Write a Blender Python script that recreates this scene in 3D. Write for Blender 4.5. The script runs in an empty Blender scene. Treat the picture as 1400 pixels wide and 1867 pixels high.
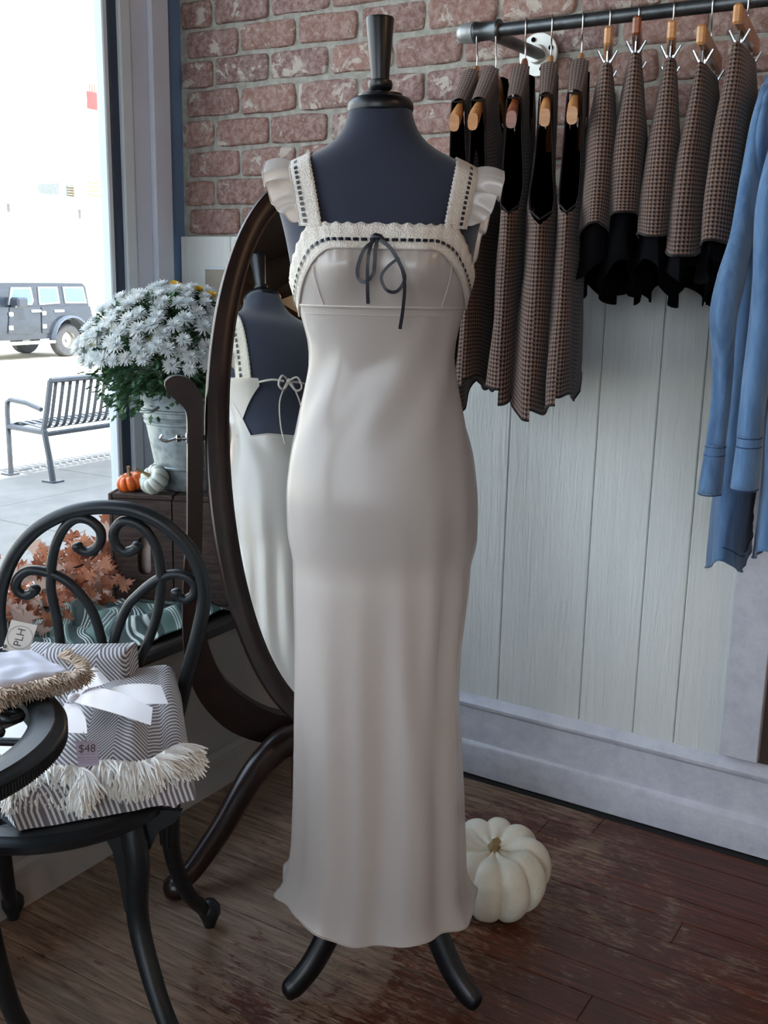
import bpy, math, random
from math import sin, cos, pi, radians as rad, sqrt
from mathutils import Vector as V3, Matrix, noise as mnoise
random.seed(7)
S = bpy.context.scene
COL = S.collection
# ------------------------------------------------------------------ camera
F_PX = 1902.0
CYAW, CPIT, CROL, CH = rad(31.65), rad(12.73), rad(1.12), 1.31
cf = V3((-sin(CYAW), cos(CYAW), 0)); cr_ = V3((cos(CYAW), sin(CYAW), 0)); cu = V3((0, 0, 1))
f2 = cf*cos(CPIT) - cu*sin(CPIT); u2 = cu*cos(CPIT) + cf*sin(CPIT)
r3 = cr_*cos(CROL) + u2*sin(CROL); u3 = u2*cos(CROL) - cr_*sin(CROL)
CAM = V3((0, 0, CH))
cd = bpy.data.cameras.new('camera'); cam = bpy.data.objects.new('camera', cd); COL.objects.link(cam)
cd.sensor_fit = 'HORIZONTAL'; cd.sensor_width = 36.0; cd.lens = F_PX/1400.0*36.0; cd.clip_start = 0.05; cd.clip_end = 300
m = Matrix((r3, u3, -f2)).transposed().to_4x4(); m.translation = CAM; cam.matrix_world = m
S.camera = cam
# ------------------------------------------------------------------ daylight
SKY = 2.6
w = bpy.data.worlds.new('sky'); S.world = w; w.use_nodes = True
nt = w.node_tree; nt.nodes.clear()
o_ = nt.nodes.new('ShaderNodeOutputWorld'); b_ = nt.nodes.new('ShaderNodeBackground')
g_ = nt.nodes.new('ShaderNodeTexGradient'); tc = nt.nodes.new('ShaderNodeTexCoord'); sp = nt.nodes.new('ShaderNodeSeparateXYZ')
rp = nt.nodes.new('ShaderNodeValToRGB')
nt.links.new(tc.outputs['Generated'], sp.inputs[0]); nt.links.new(sp.outputs['Z'], rp.inputs[0])
rp.color_ramp.elements[0].position = 0.0; rp.color_ramp.elements[0].color = (.88, .94, 1, 1)
rp.color_ramp.elements[1].position = 0.8; rp.color_ramp.elements[1].color = (.66, .80, 1, 1)
nt.links.new(rp.outputs[0], b_.inputs[0]); b_.inputs[1].default_value = SKY; nt.links.new(b_.outputs[0], o_.inputs[0])
sd = bpy.data.lights.new('sun', 'SUN'); so = bpy.data.objects.new('sun', sd); COL.objects.link(so)
sd.energy = 6.5; sd.angle = rad(0.6); sd.color = (1, .95, .86)
so.rotation_euler = V3((-.62, .22, -.75)).to_track_quat('-Z', 'Y').to_euler(); so.location = (6, -3, 9)
# warm shop lamps on the ceiling behind and to the right of the camera
for i, (x, y, z, e) in enumerate(((1.9, 1.3, 2.95, 15), (.2, -1.9, 2.95, 6), (2.9, -.6, 2.95, 9))):
    ld = bpy.data.lights.new('shop_lamp', 'POINT'); ld.energy = e; ld.color = (1, .62, .34); ld.shadow_soft_size = .09
    lo = bpy.data.objects.new('shop_lamp', ld); lo.location = (x, y, z); COL.objects.link(lo)
S.view_settings.view_transform = 'Standard'; S.view_settings.look = 'None'
S.view_settings.gamma = 1; S.view_settings.use_curve_mapping = False; S.view_settings.exposure = 0.95
S.cycles.max_bounces = 10; S.cycles.diffuse_bounces = 6; S.cycles.transparent_max_bounces = 16; S.cycles.glossy_bounces = 5
S.cycles.sample_clamp_indirect = 8; S.cycles.caustics_reflective = False; S.cycles.caustics_refractive = False
S.cycles.use_denoising = True
# ------------------------------------------------------------------ helpers
def ray(px, py): return r3*((px-700)/F_PX) - u3*((py-933.5)/F_PX) + f2
def on(px, py, ax, v):                      # point of a photo pixel on the plane axis=v
    d = ray(px, py); i = 'xyz'.index(ax); return CAM + d*((v-CAM[i])/d[i])
def at(px, py, D): return CAM + ray(px, py)*D
def onp(px, py, P, n):
    d = ray(px, py); return CAM + d*((P-CAM).dot(n)/d.dot(n))
def lin(c): return tuple((x/255/12.92 if x/255 <= .04045 else ((x/255+.055)/1.055)**2.4) for x in c)
def lerp(a, b, t): return a + (b-a)*t
def table(T, z):                            # piecewise linear table, rows sorted by first column
    if z <= T[0][0]: return T[0][1:]
    for a, b in zip(T, T[1:]):
        if z <= b[0]:
            t = (z-a[0])/(b[0]-a[0]); return tuple(lerp(p, q, t) for p, q in zip(a[1:], b[1:]))
    return T[-1][1:]
def stable(T, z):                           # the same, smoothed
    h = .018; r = [table(T, z+k*h) for k in (-1, -.5, 0, .5, 1)]; wt = (1, 2, 3, 2, 1)
    return tuple(sum(wt[i]*r[i][j] for i in range(5))/9 for j in range(len(r[0])))
def spline(P, n=8, closed=False):           # Catmull-Rom through tuples / vectors
    P = [V3(p) if len(p) == 3 else V3((p[0], p[1], 0)) for p in P]; out = []
    N = len(P); rng = range(N if closed else N-1)
    for i in rng:
        if closed: a, b, c, d = P[(i-1) % N], P[i], P[(i+1) % N], P[(i+2) % N]
        else: a, b, c, d = P[max(i-1, 0)], P[i], P[i+1], P[min(i+2, N-1)]
        for k in range(n):
            t = k/n; out.append(.5*((2*b)+(c-a)*t+(2*a-5*b+4*c-d)*t*t+(3*b-a-3*c+d)*t**3))
    if not closed: out.append(P[-1])
    return out
ORG = {}
class MB:
    def __init__(s): s.v = []; s.f = []; s.uv = []; s.m = []; s.mi = 0
    def add(s, V, Fc, uv=None):
        b = len(s.v); s.v += [V3(p) for p in V]; s.f += [tuple(b+i for i in q) for q in Fc]
        s.uv += list(uv) if uv else [(0, 0)]*len(V); s.m += [s.mi]*len(Fc); return s
    def box(s, lo, hi, M=None, c=0.0):
        x0, y0, z0 = lo; x1, y1, z1 = hi
        if c <= 0:
            P = [(x, y, z) for x in (x0, x1) for y in (y0, y1) for z in (z0, z1)]
            Fc = [(0, 1, 3, 2), (4, 6, 7, 5), (0, 4, 5, 1), (2, 3, 7, 6), (0, 2, 6, 4), (1, 5, 7, 3)]
        else:
            P = []; idx = {}
            for a, X in ((0, x0), (1, x1)):
                for b, Y in ((0, y0), (1, y1)):
                    for d, Z in ((0, z0), (1, z1)):
                        sx, sy, sz = (1-2*a)*c, (1-2*b)*c, (1-2*d)*c
                        for k, p in enumerate(((X, Y+sy, Z+sz), (X+sx, Y, Z+sz), (X+sx, Y+sy, Z))):
                            idx[a, b, d, k] = len(P); P.append(p)
            Q = lambda *t: tuple(idx[x] for x in t)
            Fc = []
            for a in (0, 1):
                Fc.append(Q((a, 0, 0, 0), (a, 0, 1, 0), (a, 1, 1, 0), (a, 1, 0, 0))); Fc.append(Q((0, a, 0, 1), (1, a, 0, 1), (1, a, 1, 1), (0, a, 1, 1)))
                Fc.append(Q((0, 0, a, 2), (0, 1, a, 2), (1, 1, a, 2), (1, 0, a, 2)))
                for b in (0, 1):
                    Fc.append(Q((a, b, 0, 0), (a, b, 1, 0), (a, b, 1, 1), (a, b, 0, 1)))
                    Fc.append(Q((a, 0, b, 0), (a, 1, b, 0), (a, 1, b, 2), (a, 0, b, 2)))
                    Fc.append(Q((0, a, b, 1), (1, a, b, 1), (1, a, b, 2), (0, a, b, 2)))
                    for d in (0, 1): Fc.append(Q((a, b, d, 0), (a, b, d, 1), (a, b, d, 2)))
        if M: P = [M @ V3(p) for p in P]
        return s.add(P, Fc)
    def tube(s, P, r, seg=10, closed=False, caps=True, flat=1.0, up=None):
        P = [V3(p) for p in P]; n = len(P); R = r if isinstance(r, (list, tuple)) else [r]*n
        T = []
        for i in range(n):
            if closed: t = P[(i+1) % n]-P[i-1]
            else: t = P[min(i+1, n-1)]-P[max(i-1, 0)]
            T.append(t.normalized() if t.length > 1e-9 else V3((0, 0, 1)))
        N = (V3(up) if up else (V3((0, 0, 1)) if abs(T[0].z) < .9 else V3((1, 0, 0)))); N = (N-T[0]*N.dot(T[0])).normalized()
        V = []
        for i in range(n):
            if up: N = V3(up)
            N = (N-T[i]*N.dot(T[i])).normalized(); B = T[i].cross(N)
            for k in range(seg):
                a = 2*pi*k/seg; V.append(P[i]+N*(R[i]*cos(a))+B*(R[i]*flat*sin(a)))
        Fc = [(i*seg+k, i*seg+(k+1) % seg, ((i+1) % n)*seg+(k+1) % seg, ((i+1) % n)*seg+k) for i in range(n if closed else n-1) for k in range(seg)]
        if caps and not closed: Fc += [tuple(range(seg))[::-1], tuple((n-1)*seg+k for k in range(seg))]
        return s.add(V, Fc)
    def lathe(s, prof, O=(0, 0, 0), ax=(0, 0, 1), seg=24, caps=True):
        O = V3(O); ax = V3(ax).normalized(); a = (V3((1, 0, 0)) if abs(ax.x) < .9 else V3((0, 1, 0))); a = (a-ax*a.dot(ax)).normalized(); b = ax.cross(a)
        V = [O+ax*z+a*(r*cos(2*pi*k/seg))+b*(r*sin(2*pi*k/seg)) for r, z in prof for k in range(seg)]
        Fc = [(i*seg+k, i*seg+(k+1) % seg, (i+1)*seg+(k+1) % seg, (i+1)*seg+k) for i in range(len(prof)-1) for k in range(seg)]
        if caps:
            if prof[0][0] > 1e-5: Fc.append(tuple(range(seg))[::-1])
            if prof[-1][0] > 1e-5: Fc.append(tuple((len(prof)-1)*seg+k for k in range(seg)))
        return s.add(V, Fc)
    def prism(s, P, t):                      # planar outline P (3D) swept by vector t
        P = [V3(p) for p in P]; n = len(P); t = V3(t)
        return s.add(P+[p+t for p in P], [tuple(range(n))[::-1], tuple(range(n, 2*n))]+[(i, (i+1) % n, n+(i+1) % n, n+i) for i in range(n)])
    def band(s, A, B, t):                    # strip between polylines A and B given thickness t (vector or function)
        A = [V3(p) for p in A]; B = [V3(p) for p in B]; n = len(A); t = V3(t)
        V = A+B+[p+t for p in A]+[p+t for p in B]; Fc = []
        for i in range(n-1):
            Fc += [(i, i+1, n+i+1, n+i), (2*n+i, 3*n+i, 3*n+i+1, 2*n+i+1), (i, 2*n+i, 2*n+i+1, i+1), (n+i, n+i+1, 3*n+i+1, 3*n+i)]
        Fc += [(0, n, 3*n, 2*n), (n-1, 3*n-1, 4*n-1, 2*n-1)]
        return s.add(V, Fc)
    def grid(s, fn, nu, nv, uvs=None, cu=False):  # fn(u,v) -> point
        V = []; uv = []
        for j in range(nv+1):
            for i in range(nu if cu else nu+1):
                V.append(fn(i/nu, j/nv)); uv.append(uvs(i/nu, j/nv) if uvs else (i/nu, j/nv))
        W = nu if cu else nu+1
        Fc = [(j*W+i, j*W+(i+1) % W, (j+1)*W+(i+1) % W, (j+1)*W+i) for j in range(nv) for i in range(nu)]
        return s.add(V, Fc, uv)
    def weld(s): s.w = True; return s
    def build(s, name, mat, parent=None, smooth=35, solid=0, kind=None, label=None, uv=True, sub=0):
        me = bpy.data.meshes.new(name); o = bpy.data.objects.new(name, me); org = ORG[parent.name] if parent else V3((0, 0, 0))
        me.from_pydata([tuple(p-org) for p in s.v], [], s.f)
        mats = mat if isinstance(mat, (list, tuple)) else [mat]
        for m_ in mats: me.materials.append(m_)
        if len(mats) > 1: me.polygons.foreach_set('material_index', s.m)
        if uv and any(q != (0, 0) for q in s.uv):
            L = me.uv_layers.new(name='UVMap'); idx = [0]*len(me.loops); me.loops.foreach_get('vertex_index', idx)
            L.data.foreach_set('uv', [c for i in idx for c in s.uv[i]])
        if getattr(s, 'w', False):
            import bmesh
            bm = bmesh.new(); bm.from_mesh(me); bmesh.ops.remove_doubles(bm, verts=bm.verts, dist=2e-5); bm.to_mesh(me); bm.free()
        if smooth:
            me.polygons.foreach_set('use_smooth', [True]*len(me.polygons)); me.set_sharp_from_angle(angle=rad(smooth))
        me.update(); COL.objects.link(o)
        if parent: o.parent = parent
        ORG[o.name] = org
        if solid:
            md = o.modifiers.new('solid', 'SOLIDIFY'); md.thickness = solid; md.offset = 0
        if sub:
            md = o.modifiers.new('sub', 'SUBSURF'); md.levels = sub; md.render_levels = sub
        if kind: o['kind'] = kind
        if label: o['label'] = label
        return o
def thing(name, loc, label, cat, group=None):
    o = bpy.data.objects.new(name, None); COL.objects.link(o); o.location = loc; o.empty_display_size = .05
    ORG[o.name] = V3(loc); o['label'] = label; o['category'] = cat
    if group: o['group'] = group
    return o
def struct(name, loc=(0, 0, 0)):
    o = bpy.data.objects.new(name, None); COL.objects.link(o); o.location = loc; ORG[o.name] = V3(loc); o['kind'] = 'structure'; return o
def tag(o, label, cat, group=None):
    o['label'] = label; o['category'] = cat
    if group: o['group'] = group
    return o
# ------------------------------------------------------------------ materials
class Nd:
    def __init__(s, name):
        s.m = bpy.data.materials.new(name); s.m.use_nodes = True; s.t = s.m.node_tree; s.b = s.t.nodes['Principled BSDF']; s.o = s.t.nodes['Material Output']
    def n(s, typ, **k):
        x = s.t.nodes.new('ShaderNode'+typ)
        for a, b in k.items():
            if a.startswith('i_'): x.inputs[a[2:].replace('_', ' ')].default_value = b
            else: setattr(x, a, b)
        return x
    def l(s, a, b): s.t.links.new(a, b)
    def setp(s, **k):
        for a, b in k.items():
            nm = a.replace('_', ' '); nm = {'Specular': 'Specular IOR Level', 'Transmission': 'Transmission Weight', 'Sheen': 'Sheen Weight', 'Coat': 'Coat Weight'}.get(nm, nm)
            s.b.inputs[nm].default_value = (*b, 1) if isinstance(b, tuple) and len(b) == 3 else b
    def pos(s, kind='world', scale=(1, 1, 1)):
        if kind == 'world': src = s.n('NewGeometry').outputs['Position']
        elif kind == 'uv': src = s.n('TexCoord').outputs['UV']
        else: src = s.n('TexCoord').outputs['Object']
        mp = s.n('Mapping'); mp.inputs['Scale'].default_value = scale; s.l(src, mp.inputs[0]); return mp.outputs[0]
    def noise(s, vec, scale, detail=4, rough=.55, dist=0):
        x = s.n('TexNoise'); x.inputs['Scale'].default_value = scale; x.inputs['Detail'].default_value = detail; x.inputs['Roughness'].default_value = rough; x.inputs['Distortion'].default_value = dist
        s.l(vec, x.inputs['Vector']); return x.outputs['Fac']
    def ramp(s, fac, stops):
        r = s.n('ValToRGB'); e = r.color_ramp.elements
        while len(e) < len(stops): e.new(.5)
        for q, (p, c) in zip(e, stops): q.position = p; q.color = (*c, 1) if len(c) == 3 else c
        s.l(fac, r.inputs[0]); return r.outputs[0]
    def mix(s, fac, a, b, mode='MIX'):
        x = s.n('Mix'); x.data_type = 'RGBA'; x.blend_type = mode; x.clamp_factor = True
        for v, i in ((fac, 0), (a, 6), (b, 7)):
            if hasattr(v, 'is_linked') or hasattr(v, 'links'): s.l(v, x.inputs[i])
            else: x.inputs[i].default_value = (*v, 1) if isinstance(v, tuple) and len(v) == 3 else v
        return x.outputs[2]
    def math(s, op, a, b=0.0, c=None):
        x = s.n('Math', operation=op)
        for i, v in enumerate((a, b) if c is None else (a, b, c)):
            if hasattr(v, 'links'): s.l(v, x.inputs[i])
            else: x.inputs[i].default_value = v
        return x.outputs[0]
    def bump(s, h, strength=.3, dist=.01):
        x = s.n('Bump'); x.inputs['Strength'].default_value = strength; x.inputs['Distance'].default_value = dist; s.l(h, x.inputs['Height']); s.l(x.outputs[0], s.b.inputs['Normal']); return x
    def col(s, c): s.l(c, s.b.inputs['Base Color'])
def mat(name, c, rough=.5, metal=0, var=.12, vs=12, bump=0, bs=60, bd=.002, space='world', sc=(1, 1, 1), **k):
    x = Nd(name); c = lin(c); x.setp(Roughness=rough, Metallic=metal, **k)
    p = x.pos(space, sc)
    f = x.noise(p, vs)
    x.col(x.ramp(f, [(.3, tuple(v*(1-var) for v in c)), (.7, tuple(min(1, v*(1+var)) for v in c))]))
    if bump: x.bump(x.noise(p, bs, 3), bump, bd)
    return x.m
def m_brick():
    x = Nd('old_brick'); p = x.pos('world'); oi = x.n('ObjectInfo').outputs['Random']
    base = x.ramp(oi, [(0, lin((132, 98, 88))), (.35, lin((152, 114, 102))), (.7, lin((122, 96, 92))), (1, lin((164, 124, 110)))])
    n1 = x.noise(p, 26, 6, .7); base = x.mix(x.math('MULTIPLY', n1, .55), base, lin((104, 82, 78)))
    n2 = x.noise(p, 60, 5, .75, .4)
    dust = x.ramp(n2, [(.42, (0, 0, 0)), (.62, (1, 1, 1))])
    base = x.mix(x.math('MULTIPLY', dust, .55), base, lin((190, 170, 162)))
    n3 = x.noise(p, 17, 6, .68, .6); pk = x.math('ADD', n3, x.math('MULTIPLY', oi, .10))
    white = x.ramp(pk, [(.61, (0, 0, 0)), (.66, (1, 1, 1))])
    base = x.mix(x.math('MULTIPLY', white, .8), base, lin((198, 190, 178)))
    x.col(base); x.setp(Roughness=.85, Specular=.25)
    x.bump(x.math('ADD', x.noise(p, 70, 6, .7), x.math('MULTIPLY', white, .25)), .7, .006); return x.m
def m_mortar():
    x = Nd('mortar'); p = x.pos('world'); x.col(x.ramp(x.noise(p, 40, 5), [(.3, lin((132, 130, 122))), (.7, lin((172, 170, 160)))])); x.setp(Roughness=.95); x.bump(x.noise(p, 120, 5), .6, .004); return x.m
def m_panel():
    x = Nd('painted_panel'); p = x.pos('world', (38, 38, 1.6)); n = x.noise(p, 2.2, 5, .6, .5)
    n0 = x.noise(x.pos('world', (60, 60, 5)), 1.5, 3, .5, 1.5)
    x.col(x.ramp(n, [(.3, lin((210, 213, 208))), (.7, lin((220, 222, 217)))])); x.setp(Roughness=.42, Specular=.45)
    x.bump(x.math('ADD', n, n0), .5, .0035); return x.m
def m_base():
    x = Nd('scuffed_white_paint'); p = x.pos('world'); n = x.noise(p, 22, 6, .7)
    c = x.ramp(n, [(.3, lin((188, 190, 200))), (.6, lin((206, 207, 214)))])
    chip = x.ramp(x.noise(x.pos('world', (1, 1, 2.5)), 34, 6, .75, .5), [(.69, (0, 0, 0)), (.72, (1, 1, 1))])
    c = x.mix(x.math('MULTIPLY', chip, .6), c, lin((112, 110, 116)))
    x.col(c); x.setp(Roughness=.35, Specular=.5); x.bump(x.math('ADD', x.noise(p, 30, 5), chip), .55, .004); return x.m
def m_floor():
    x = Nd('worn_floor_boards'); g = x.pos('world', (2.2, 26, 1)); p = x.pos('world'); oi = x.n('ObjectInfo').outputs['Random']
    gr = x.noise(g, 3.0, 8, .65, .6)
    base = x.ramp(gr, [(.3, lin((48, 22, 15))), (.55, lin((96, 48, 29))), (.75, lin((136, 76, 44)))])
    base = x.mix(x.math('MULTIPLY', oi, .45), base, lin((70, 36, 25)))
    # varnish worn away: grey-brown bare wood in patches, more of it towards the window side where people walk
    w1 = x.noise(p, 3.2, 7, .68, .5); w2 = x.noise(x.pos('world', (5, 22, 1)), 5, 7, .75, .8)
    sx = x.n('SeparateXYZ'); x.l(x.n('NewGeometry').outputs['Position'], sx.inputs[0])
    side = x.n('MapRange'); side.inputs[1].default_value = -.55; side.inputs[2].default_value = -1.25; side.inputs[3].default_value = -.07; side.inputs[4].default_value = .07; x.l(sx.outputs[0], side.inputs[0])
    wear = x.ramp(x.math('ADD', x.math('ADD', x.math('MULTIPLY', w1, .5), x.math('MULTIPLY', w2, .5)), side.outputs[0]), [(.465, (0, 0, 0)), (.53, (1, 1, 1))])
    base = x.mix(x.math('MULTIPLY', wear, .8), base, x.ramp(gr, [(.3, lin((100, 78, 62))), (.75, lin((184, 160, 136)))]))
    scr = x.ramp(x.noise(x.pos('world', (30, 6, 1)), 4, 6, .8, 2.5), [(.70, (0, 0, 0)), (.73, (1, 1, 1))])
    base = x.mix(x.math('MULTIPLY', scr, .35), base, lin((160, 130, 108)))
    x.col(base); r = x.n('MapRange'); r.inputs[3].default_value = .3; r.inputs[4].default_value = .62; x.l(wear, r.inputs[0]); x.l(r.outputs[0], x.b.inputs['Roughness'])
    x.setp(Specular=.4); x.bump(x.math('ADD', gr, x.math('MULTIPLY', wear, -.3)), .35, .003); return x.m
def m_tweed():
    x = Nd('houndstooth_wool'); sx = x.n('SeparateXYZ'); x.l(x.n('TexCoord').outputs['UV'], sx.inputs[0]); P = .0075
    fr = lambda a, k=1.0: x.math('FRACT', x.math('MULTIPLY', a, k/P))
    A = x.math('GREATER_THAN', fr(sx.outputs[0]), .5); B = x.math('GREATER_THAN', fr(sx.outputs[1]), .5)
    D = x.math('GREATER_THAN', fr(x.math('ADD', sx.outputs[0], sx.outputs[1]), 2.0), .5)
    AB = x.math('MULTIPLY', A, B); X = x.math('ABSOLUTE', x.math('SUBTRACT', A, B))
    k = x.math('ADD', AB, x.math('MULTIPLY', X, D))
    c = x.mix(k, lin((22, 17, 19)), lin((138, 114, 102)))
    c = x.mix(x.math('MULTIPLY', x.noise(x.pos('world'), 400, 2), .3), c, lin((60, 42, 38)))
    bf = x.n('NewGeometry').outputs['Backfacing']
    x.col(c); x.setp(Roughness=.95, Specular=.1, Sheen=.15); x.bump(k, .3, .001)
    ln = x.n('BsdfDiffuse'); ln.inputs[0].default_value = (.004, .004, .006, 1); ms = x.n('MixShader'); x.l(bf, ms.inputs[0]); x.l(x.b.outputs[0], ms.inputs[1]); x.l(ln.outputs[0], ms.inputs[2]); x.l(ms.outputs[0], x.o.inputs[0]); return x.m
def m_satin(name, c, rough=.33, trans=.25):
    x = Nd(name); p = x.pos('world', (1, 1, 1)); c = lin(c)
    x.col(x.ramp(x.noise(p, 3, 3), [(.3, tuple(v*.97 for v in c)), (.7, c)])); x.setp(Roughness=rough, Specular=.8, Sheen=.2)
    x.b.inputs['Anisotropic'].default_value = .4
    tr = x.n('BsdfTranslucent'); tr.inputs[0].default_value = (*c, 1); ms = x.n('MixShader'); ms.inputs[0].default_value = trans
    x.l(x.b.outputs[0], ms.inputs[1]); x.l(tr.outputs[0], ms.inputs[2]); x.l(ms.outputs[0], x.o.inputs[0])
    x.bump(x.noise(x.pos('world', (500, 500, 120)), 3, 2), .05, .001); return x.m
def m_lace():
    x = Nd('ecru_lace'); p = x.pos('world'); v = x.n('TexVoronoi'); v.inputs['Scale'].default_value = 420; x.l(p, v.inputs['Vector']); n = x.noise(p, 70, 5, .7)
    h = x.math('ADD', v.outputs['Distance'], n)
    x.col(x.ramp(h, [(.35, lin((180, 172, 162))), (.95, lin((222, 215, 205)))])); x.setp(Roughness=.9, Specular=.15); x.bump(h, .7, .002); return x.m
def m_throw():
    x = Nd('herringbone_throw'); sx = x.n('SeparateXYZ'); x.l(x.n('TexCoord').outputs['UV'], sx.inputs[0])
    zig = x.math('PINGPONG', sx.outputs[0], .042)
    s_ = x.math('FRACT', x.math('MULTIPLY', x.math('ADD', x.math('MULTIPLY', zig, 1.25), sx.outputs[1]), 1/.0075))
    x.col(x.mix(x.ramp(s_, [(.38, (0, 0, 0)), (.5, (1, 1, 1))]), lin((225, 224, 226)), lin((118, 116, 122)))); x.setp(Roughness=.95, Specular=.1, Sheen=.3)
    x.bump(x.noise(x.pos('world'), 260, 3), .3, .002); return x.m
def m_stripe():
    x = Nd('green_striped_cotton'); sx = x.n('SeparateXYZ'); x.l(x.n('TexCoord').outputs['UV'], sx.inputs[0])
    s_ = x.math('FRACT', x.math('MULTIPLY', sx.outputs[0], 1/.075))
    k = x.ramp(s_, [(0, (0, 0, 0)), (.50, (0, 0, 0)), (.52, (1, 1, 1)), (.555, (1, 1, 1)), (.575, (0, 0, 0)), (.63, (0, 0, 0)), (.65, (1, 1, 1)), (.70, (1, 1, 1)), (.72, (0, 0, 0)), (.79, (0, 0, 0)), (.81, (1, 1, 1)), (.845, (1, 1, 1)), (.865, (0, 0, 0))])
    c = x.ramp(x.math('FRACT', x.math('MULTIPLY', sx.outputs[0], 1/.15)), [(.49, lin((112, 134, 126))), (.51, lin((74, 86, 84)))])
    x.col(x.mix(k, c, lin((214, 222, 214)))); x.setp(Roughness=.9, Specular=.15); return x.m
def m_denim():
    x = Nd('washed_denim'); p = x.pos('world'); n = x.noise(x.pos('world', (10, 10, 2)), 5, 5, .6)
    c = x.ramp(n, [(.3, lin((70, 100, 136))), (.7, lin((110, 144, 180)))])
    c = x.mix(x.math('MULTIPLY', x.noise(x.pos('world', (600, 600, 150)), 4, 2), .35), c, lin((40, 70, 116)))
    x.col(c); x.setp(Roughness=.85, Specular=.15, Sheen=.2); x.bump(x.noise(p, 500, 2), .25, .001); return x.m
def m_wood(name, a, b, rough=.45, sc=(30, 3, 3), spec=.4, space='world', bump=.15):
    x = Nd(name); n = x.noise(x.pos(space, sc), 2.5, 6, .6, .8); x.col(x.ramp(n, [(.3, lin(a)), (.7, lin(b))])); x.setp(Roughness=rough, Specular=spec)
    if bump: x.bump(n, bump, .002)
    return x.m
def m_galv():
    x = Nd('galvanised_steel'); v = x.n('TexVoronoi'); v.inputs['Scale'].default_value = 55; x.l(x.pos('world'), v.inputs['Vector'])
    n = x.noise(x.pos('world'), 14, 5); h = x.math('ADD', x.math('MULTIPLY', v.outputs['Distance'], .5), n)
    x.col(x.ramp(h, [(.35, lin((120, 130, 134))), (.9, lin((176, 186, 188)))])); x.setp(Metallic=.75, Roughness=.42); x.bump(h, .15, .002); return x.m
def m_leaf(name, a, b, tr=.25, var=True):
    x = Nd(name); oi = x.n('ObjectInfo').outputs['Random']; n = x.noise(x.pos('world'), 30, 4)
    f = x.math('ADD', x.math('MULTIPLY', oi, .6), x.math('MULTIPLY', n, .4)) if var else n
    c = x.ramp(f, [(.2, lin(a)), (.7, lin(b))]); x.col(c); x.setp(Roughness=.6, Specular=.3)
    t = x.n('BsdfTranslucent'); x.l(c, t.inputs[0]); ms = x.n('MixShader'); ms.inputs[0].default_value = tr; x.l(x.b.outputs[0], ms.inputs[1]); x.l(t.outputs[0], ms.inputs[2]); x.l(ms.outputs[0], x.o.inputs[0]); return x.m
def m_pumpkin(name, c, c2):
    x = Nd(name); n = x.noise(x.pos('world'), 12, 5, .65); n2 = x.noise(x.pos('world'), 38, 5, .7, .5)
    cc = x.ramp(n, [(.3, lin(c2)), (.6, lin(c))]); cc = x.mix(x.math('MULTIPLY', x.ramp(n2, [(.66, (0, 0, 0)), (.74, (1, 1, 1))]), .45), cc, lin((150, 128, 92)))
    x.col(cc); x.setp(Roughness=.38, Specular=.45); x.b.inputs['Subsurface Weight'].default_value = .08; x.b.inputs['Subsurface Radius'].default_value = (.02, .015, .01); x.bump(n2, .12, .003); return x.m
def m_glass(name='window_glass'):
    x = Nd(name); t = x.n('BsdfTransparent'); t.inputs[0].default_value = (.97, .99, 1, 1); g = x.n('BsdfGlossy'); g.inputs['Roughness'].default_value = .02
    lw = x.n('LayerWeight'); fz = x.math('MULTIPLY_ADD', x.math('POWER', lw.outputs['Facing'], 5.0), .8, .02); ms = x.n('MixShader'); x.l(fz, ms.inputs[0]); x.l(t.outputs[0], ms.inputs[1]); x.l(g.outputs[0], ms.inputs[2]); x.l(ms.outputs[0], x.o.inputs[0]); return x.m
BRICK, MORTAR, PANEL, BASE, FLOORM, TWEED = m_brick(), m_mortar(), m_panel(), m_base(), m_floor(), m_tweed()
SATIN = m_satin('ivory_satin', (222, 213, 206), .22, .42); RIBBONW = m_satin('white_satin_ribbon', (214, 208, 210), .35, .15); LACE = m_lace()
THROW, STRIPE, DENIM, GALV, GLASS = m_throw(), m_stripe(), m_denim(), m_galv(), m_glass()
NAVY = mat('navy_jersey', (38, 43, 60), .8, var=.06, bump=.15, bs=900, bd=.0005, Sheen=.35, Specular=.25)
BLACKP = mat('black_lacquered_wood', (9, 12, 17), .34, var=.1, Specular=.45)
MAHOG = m_wood('dark_mahogany', (24, 13, 12), (42, 22, 17), .3, (10, 10, 10), .55, bump=0)
IRON = mat('blackened_iron', (22, 28, 32), .42, .2, var=.2, vs=40, bump=.25, bs=180, bd=.001, Specular=.55)
CRATE = m_wood('weathered_crate_wood', (44, 34, 32), (84, 68, 62), .75, (6, 6, 40), .25, bump=.5)
SILLM = m_wood('dark_sill_wood', (26, 22, 22), (54, 44, 40), .4, (20, 2, 2), .4)
CREAM = mat('painted_plaster', (176, 172, 168), .7, var=.04, vs=5, bump=.1, bs=40)
LWALL = mat('taupe_wall_paint', (168, 160, 152), .75, var=.05, vs=5, bump=.1, bs=40)
FRAMEW = mat('white_window_paint', (206, 216, 224), .4, var=.04, vs=8, bump=.05)
CASING = mat('skylight_tinted_trim', (202, 210, 226), .5, var=.05, vs=6, bump=.1, bs=30)  # bluish skylight and haze on the casing mixed into its trim colour
HAZEBLUE = mat('blue_haze_over_shadow', (106, 136, 176), .7, var=.06, vs=6)  # blue haze over the shaded strip beside the casing, put in as board colour
DARKG = mat('dark_gasket', (52, 66, 88), .6, var=.05)
HANG = m_wood('honey_hanger_wood', (176, 118, 66), (206, 150, 92), .3, (6, 6, 40), .5, bump=.02); HANGD = m_wood('red_brown_hanger_wood', (112, 56, 30), (150, 84, 46), .28, (6, 6, 40), .5, bump=.02)
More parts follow.
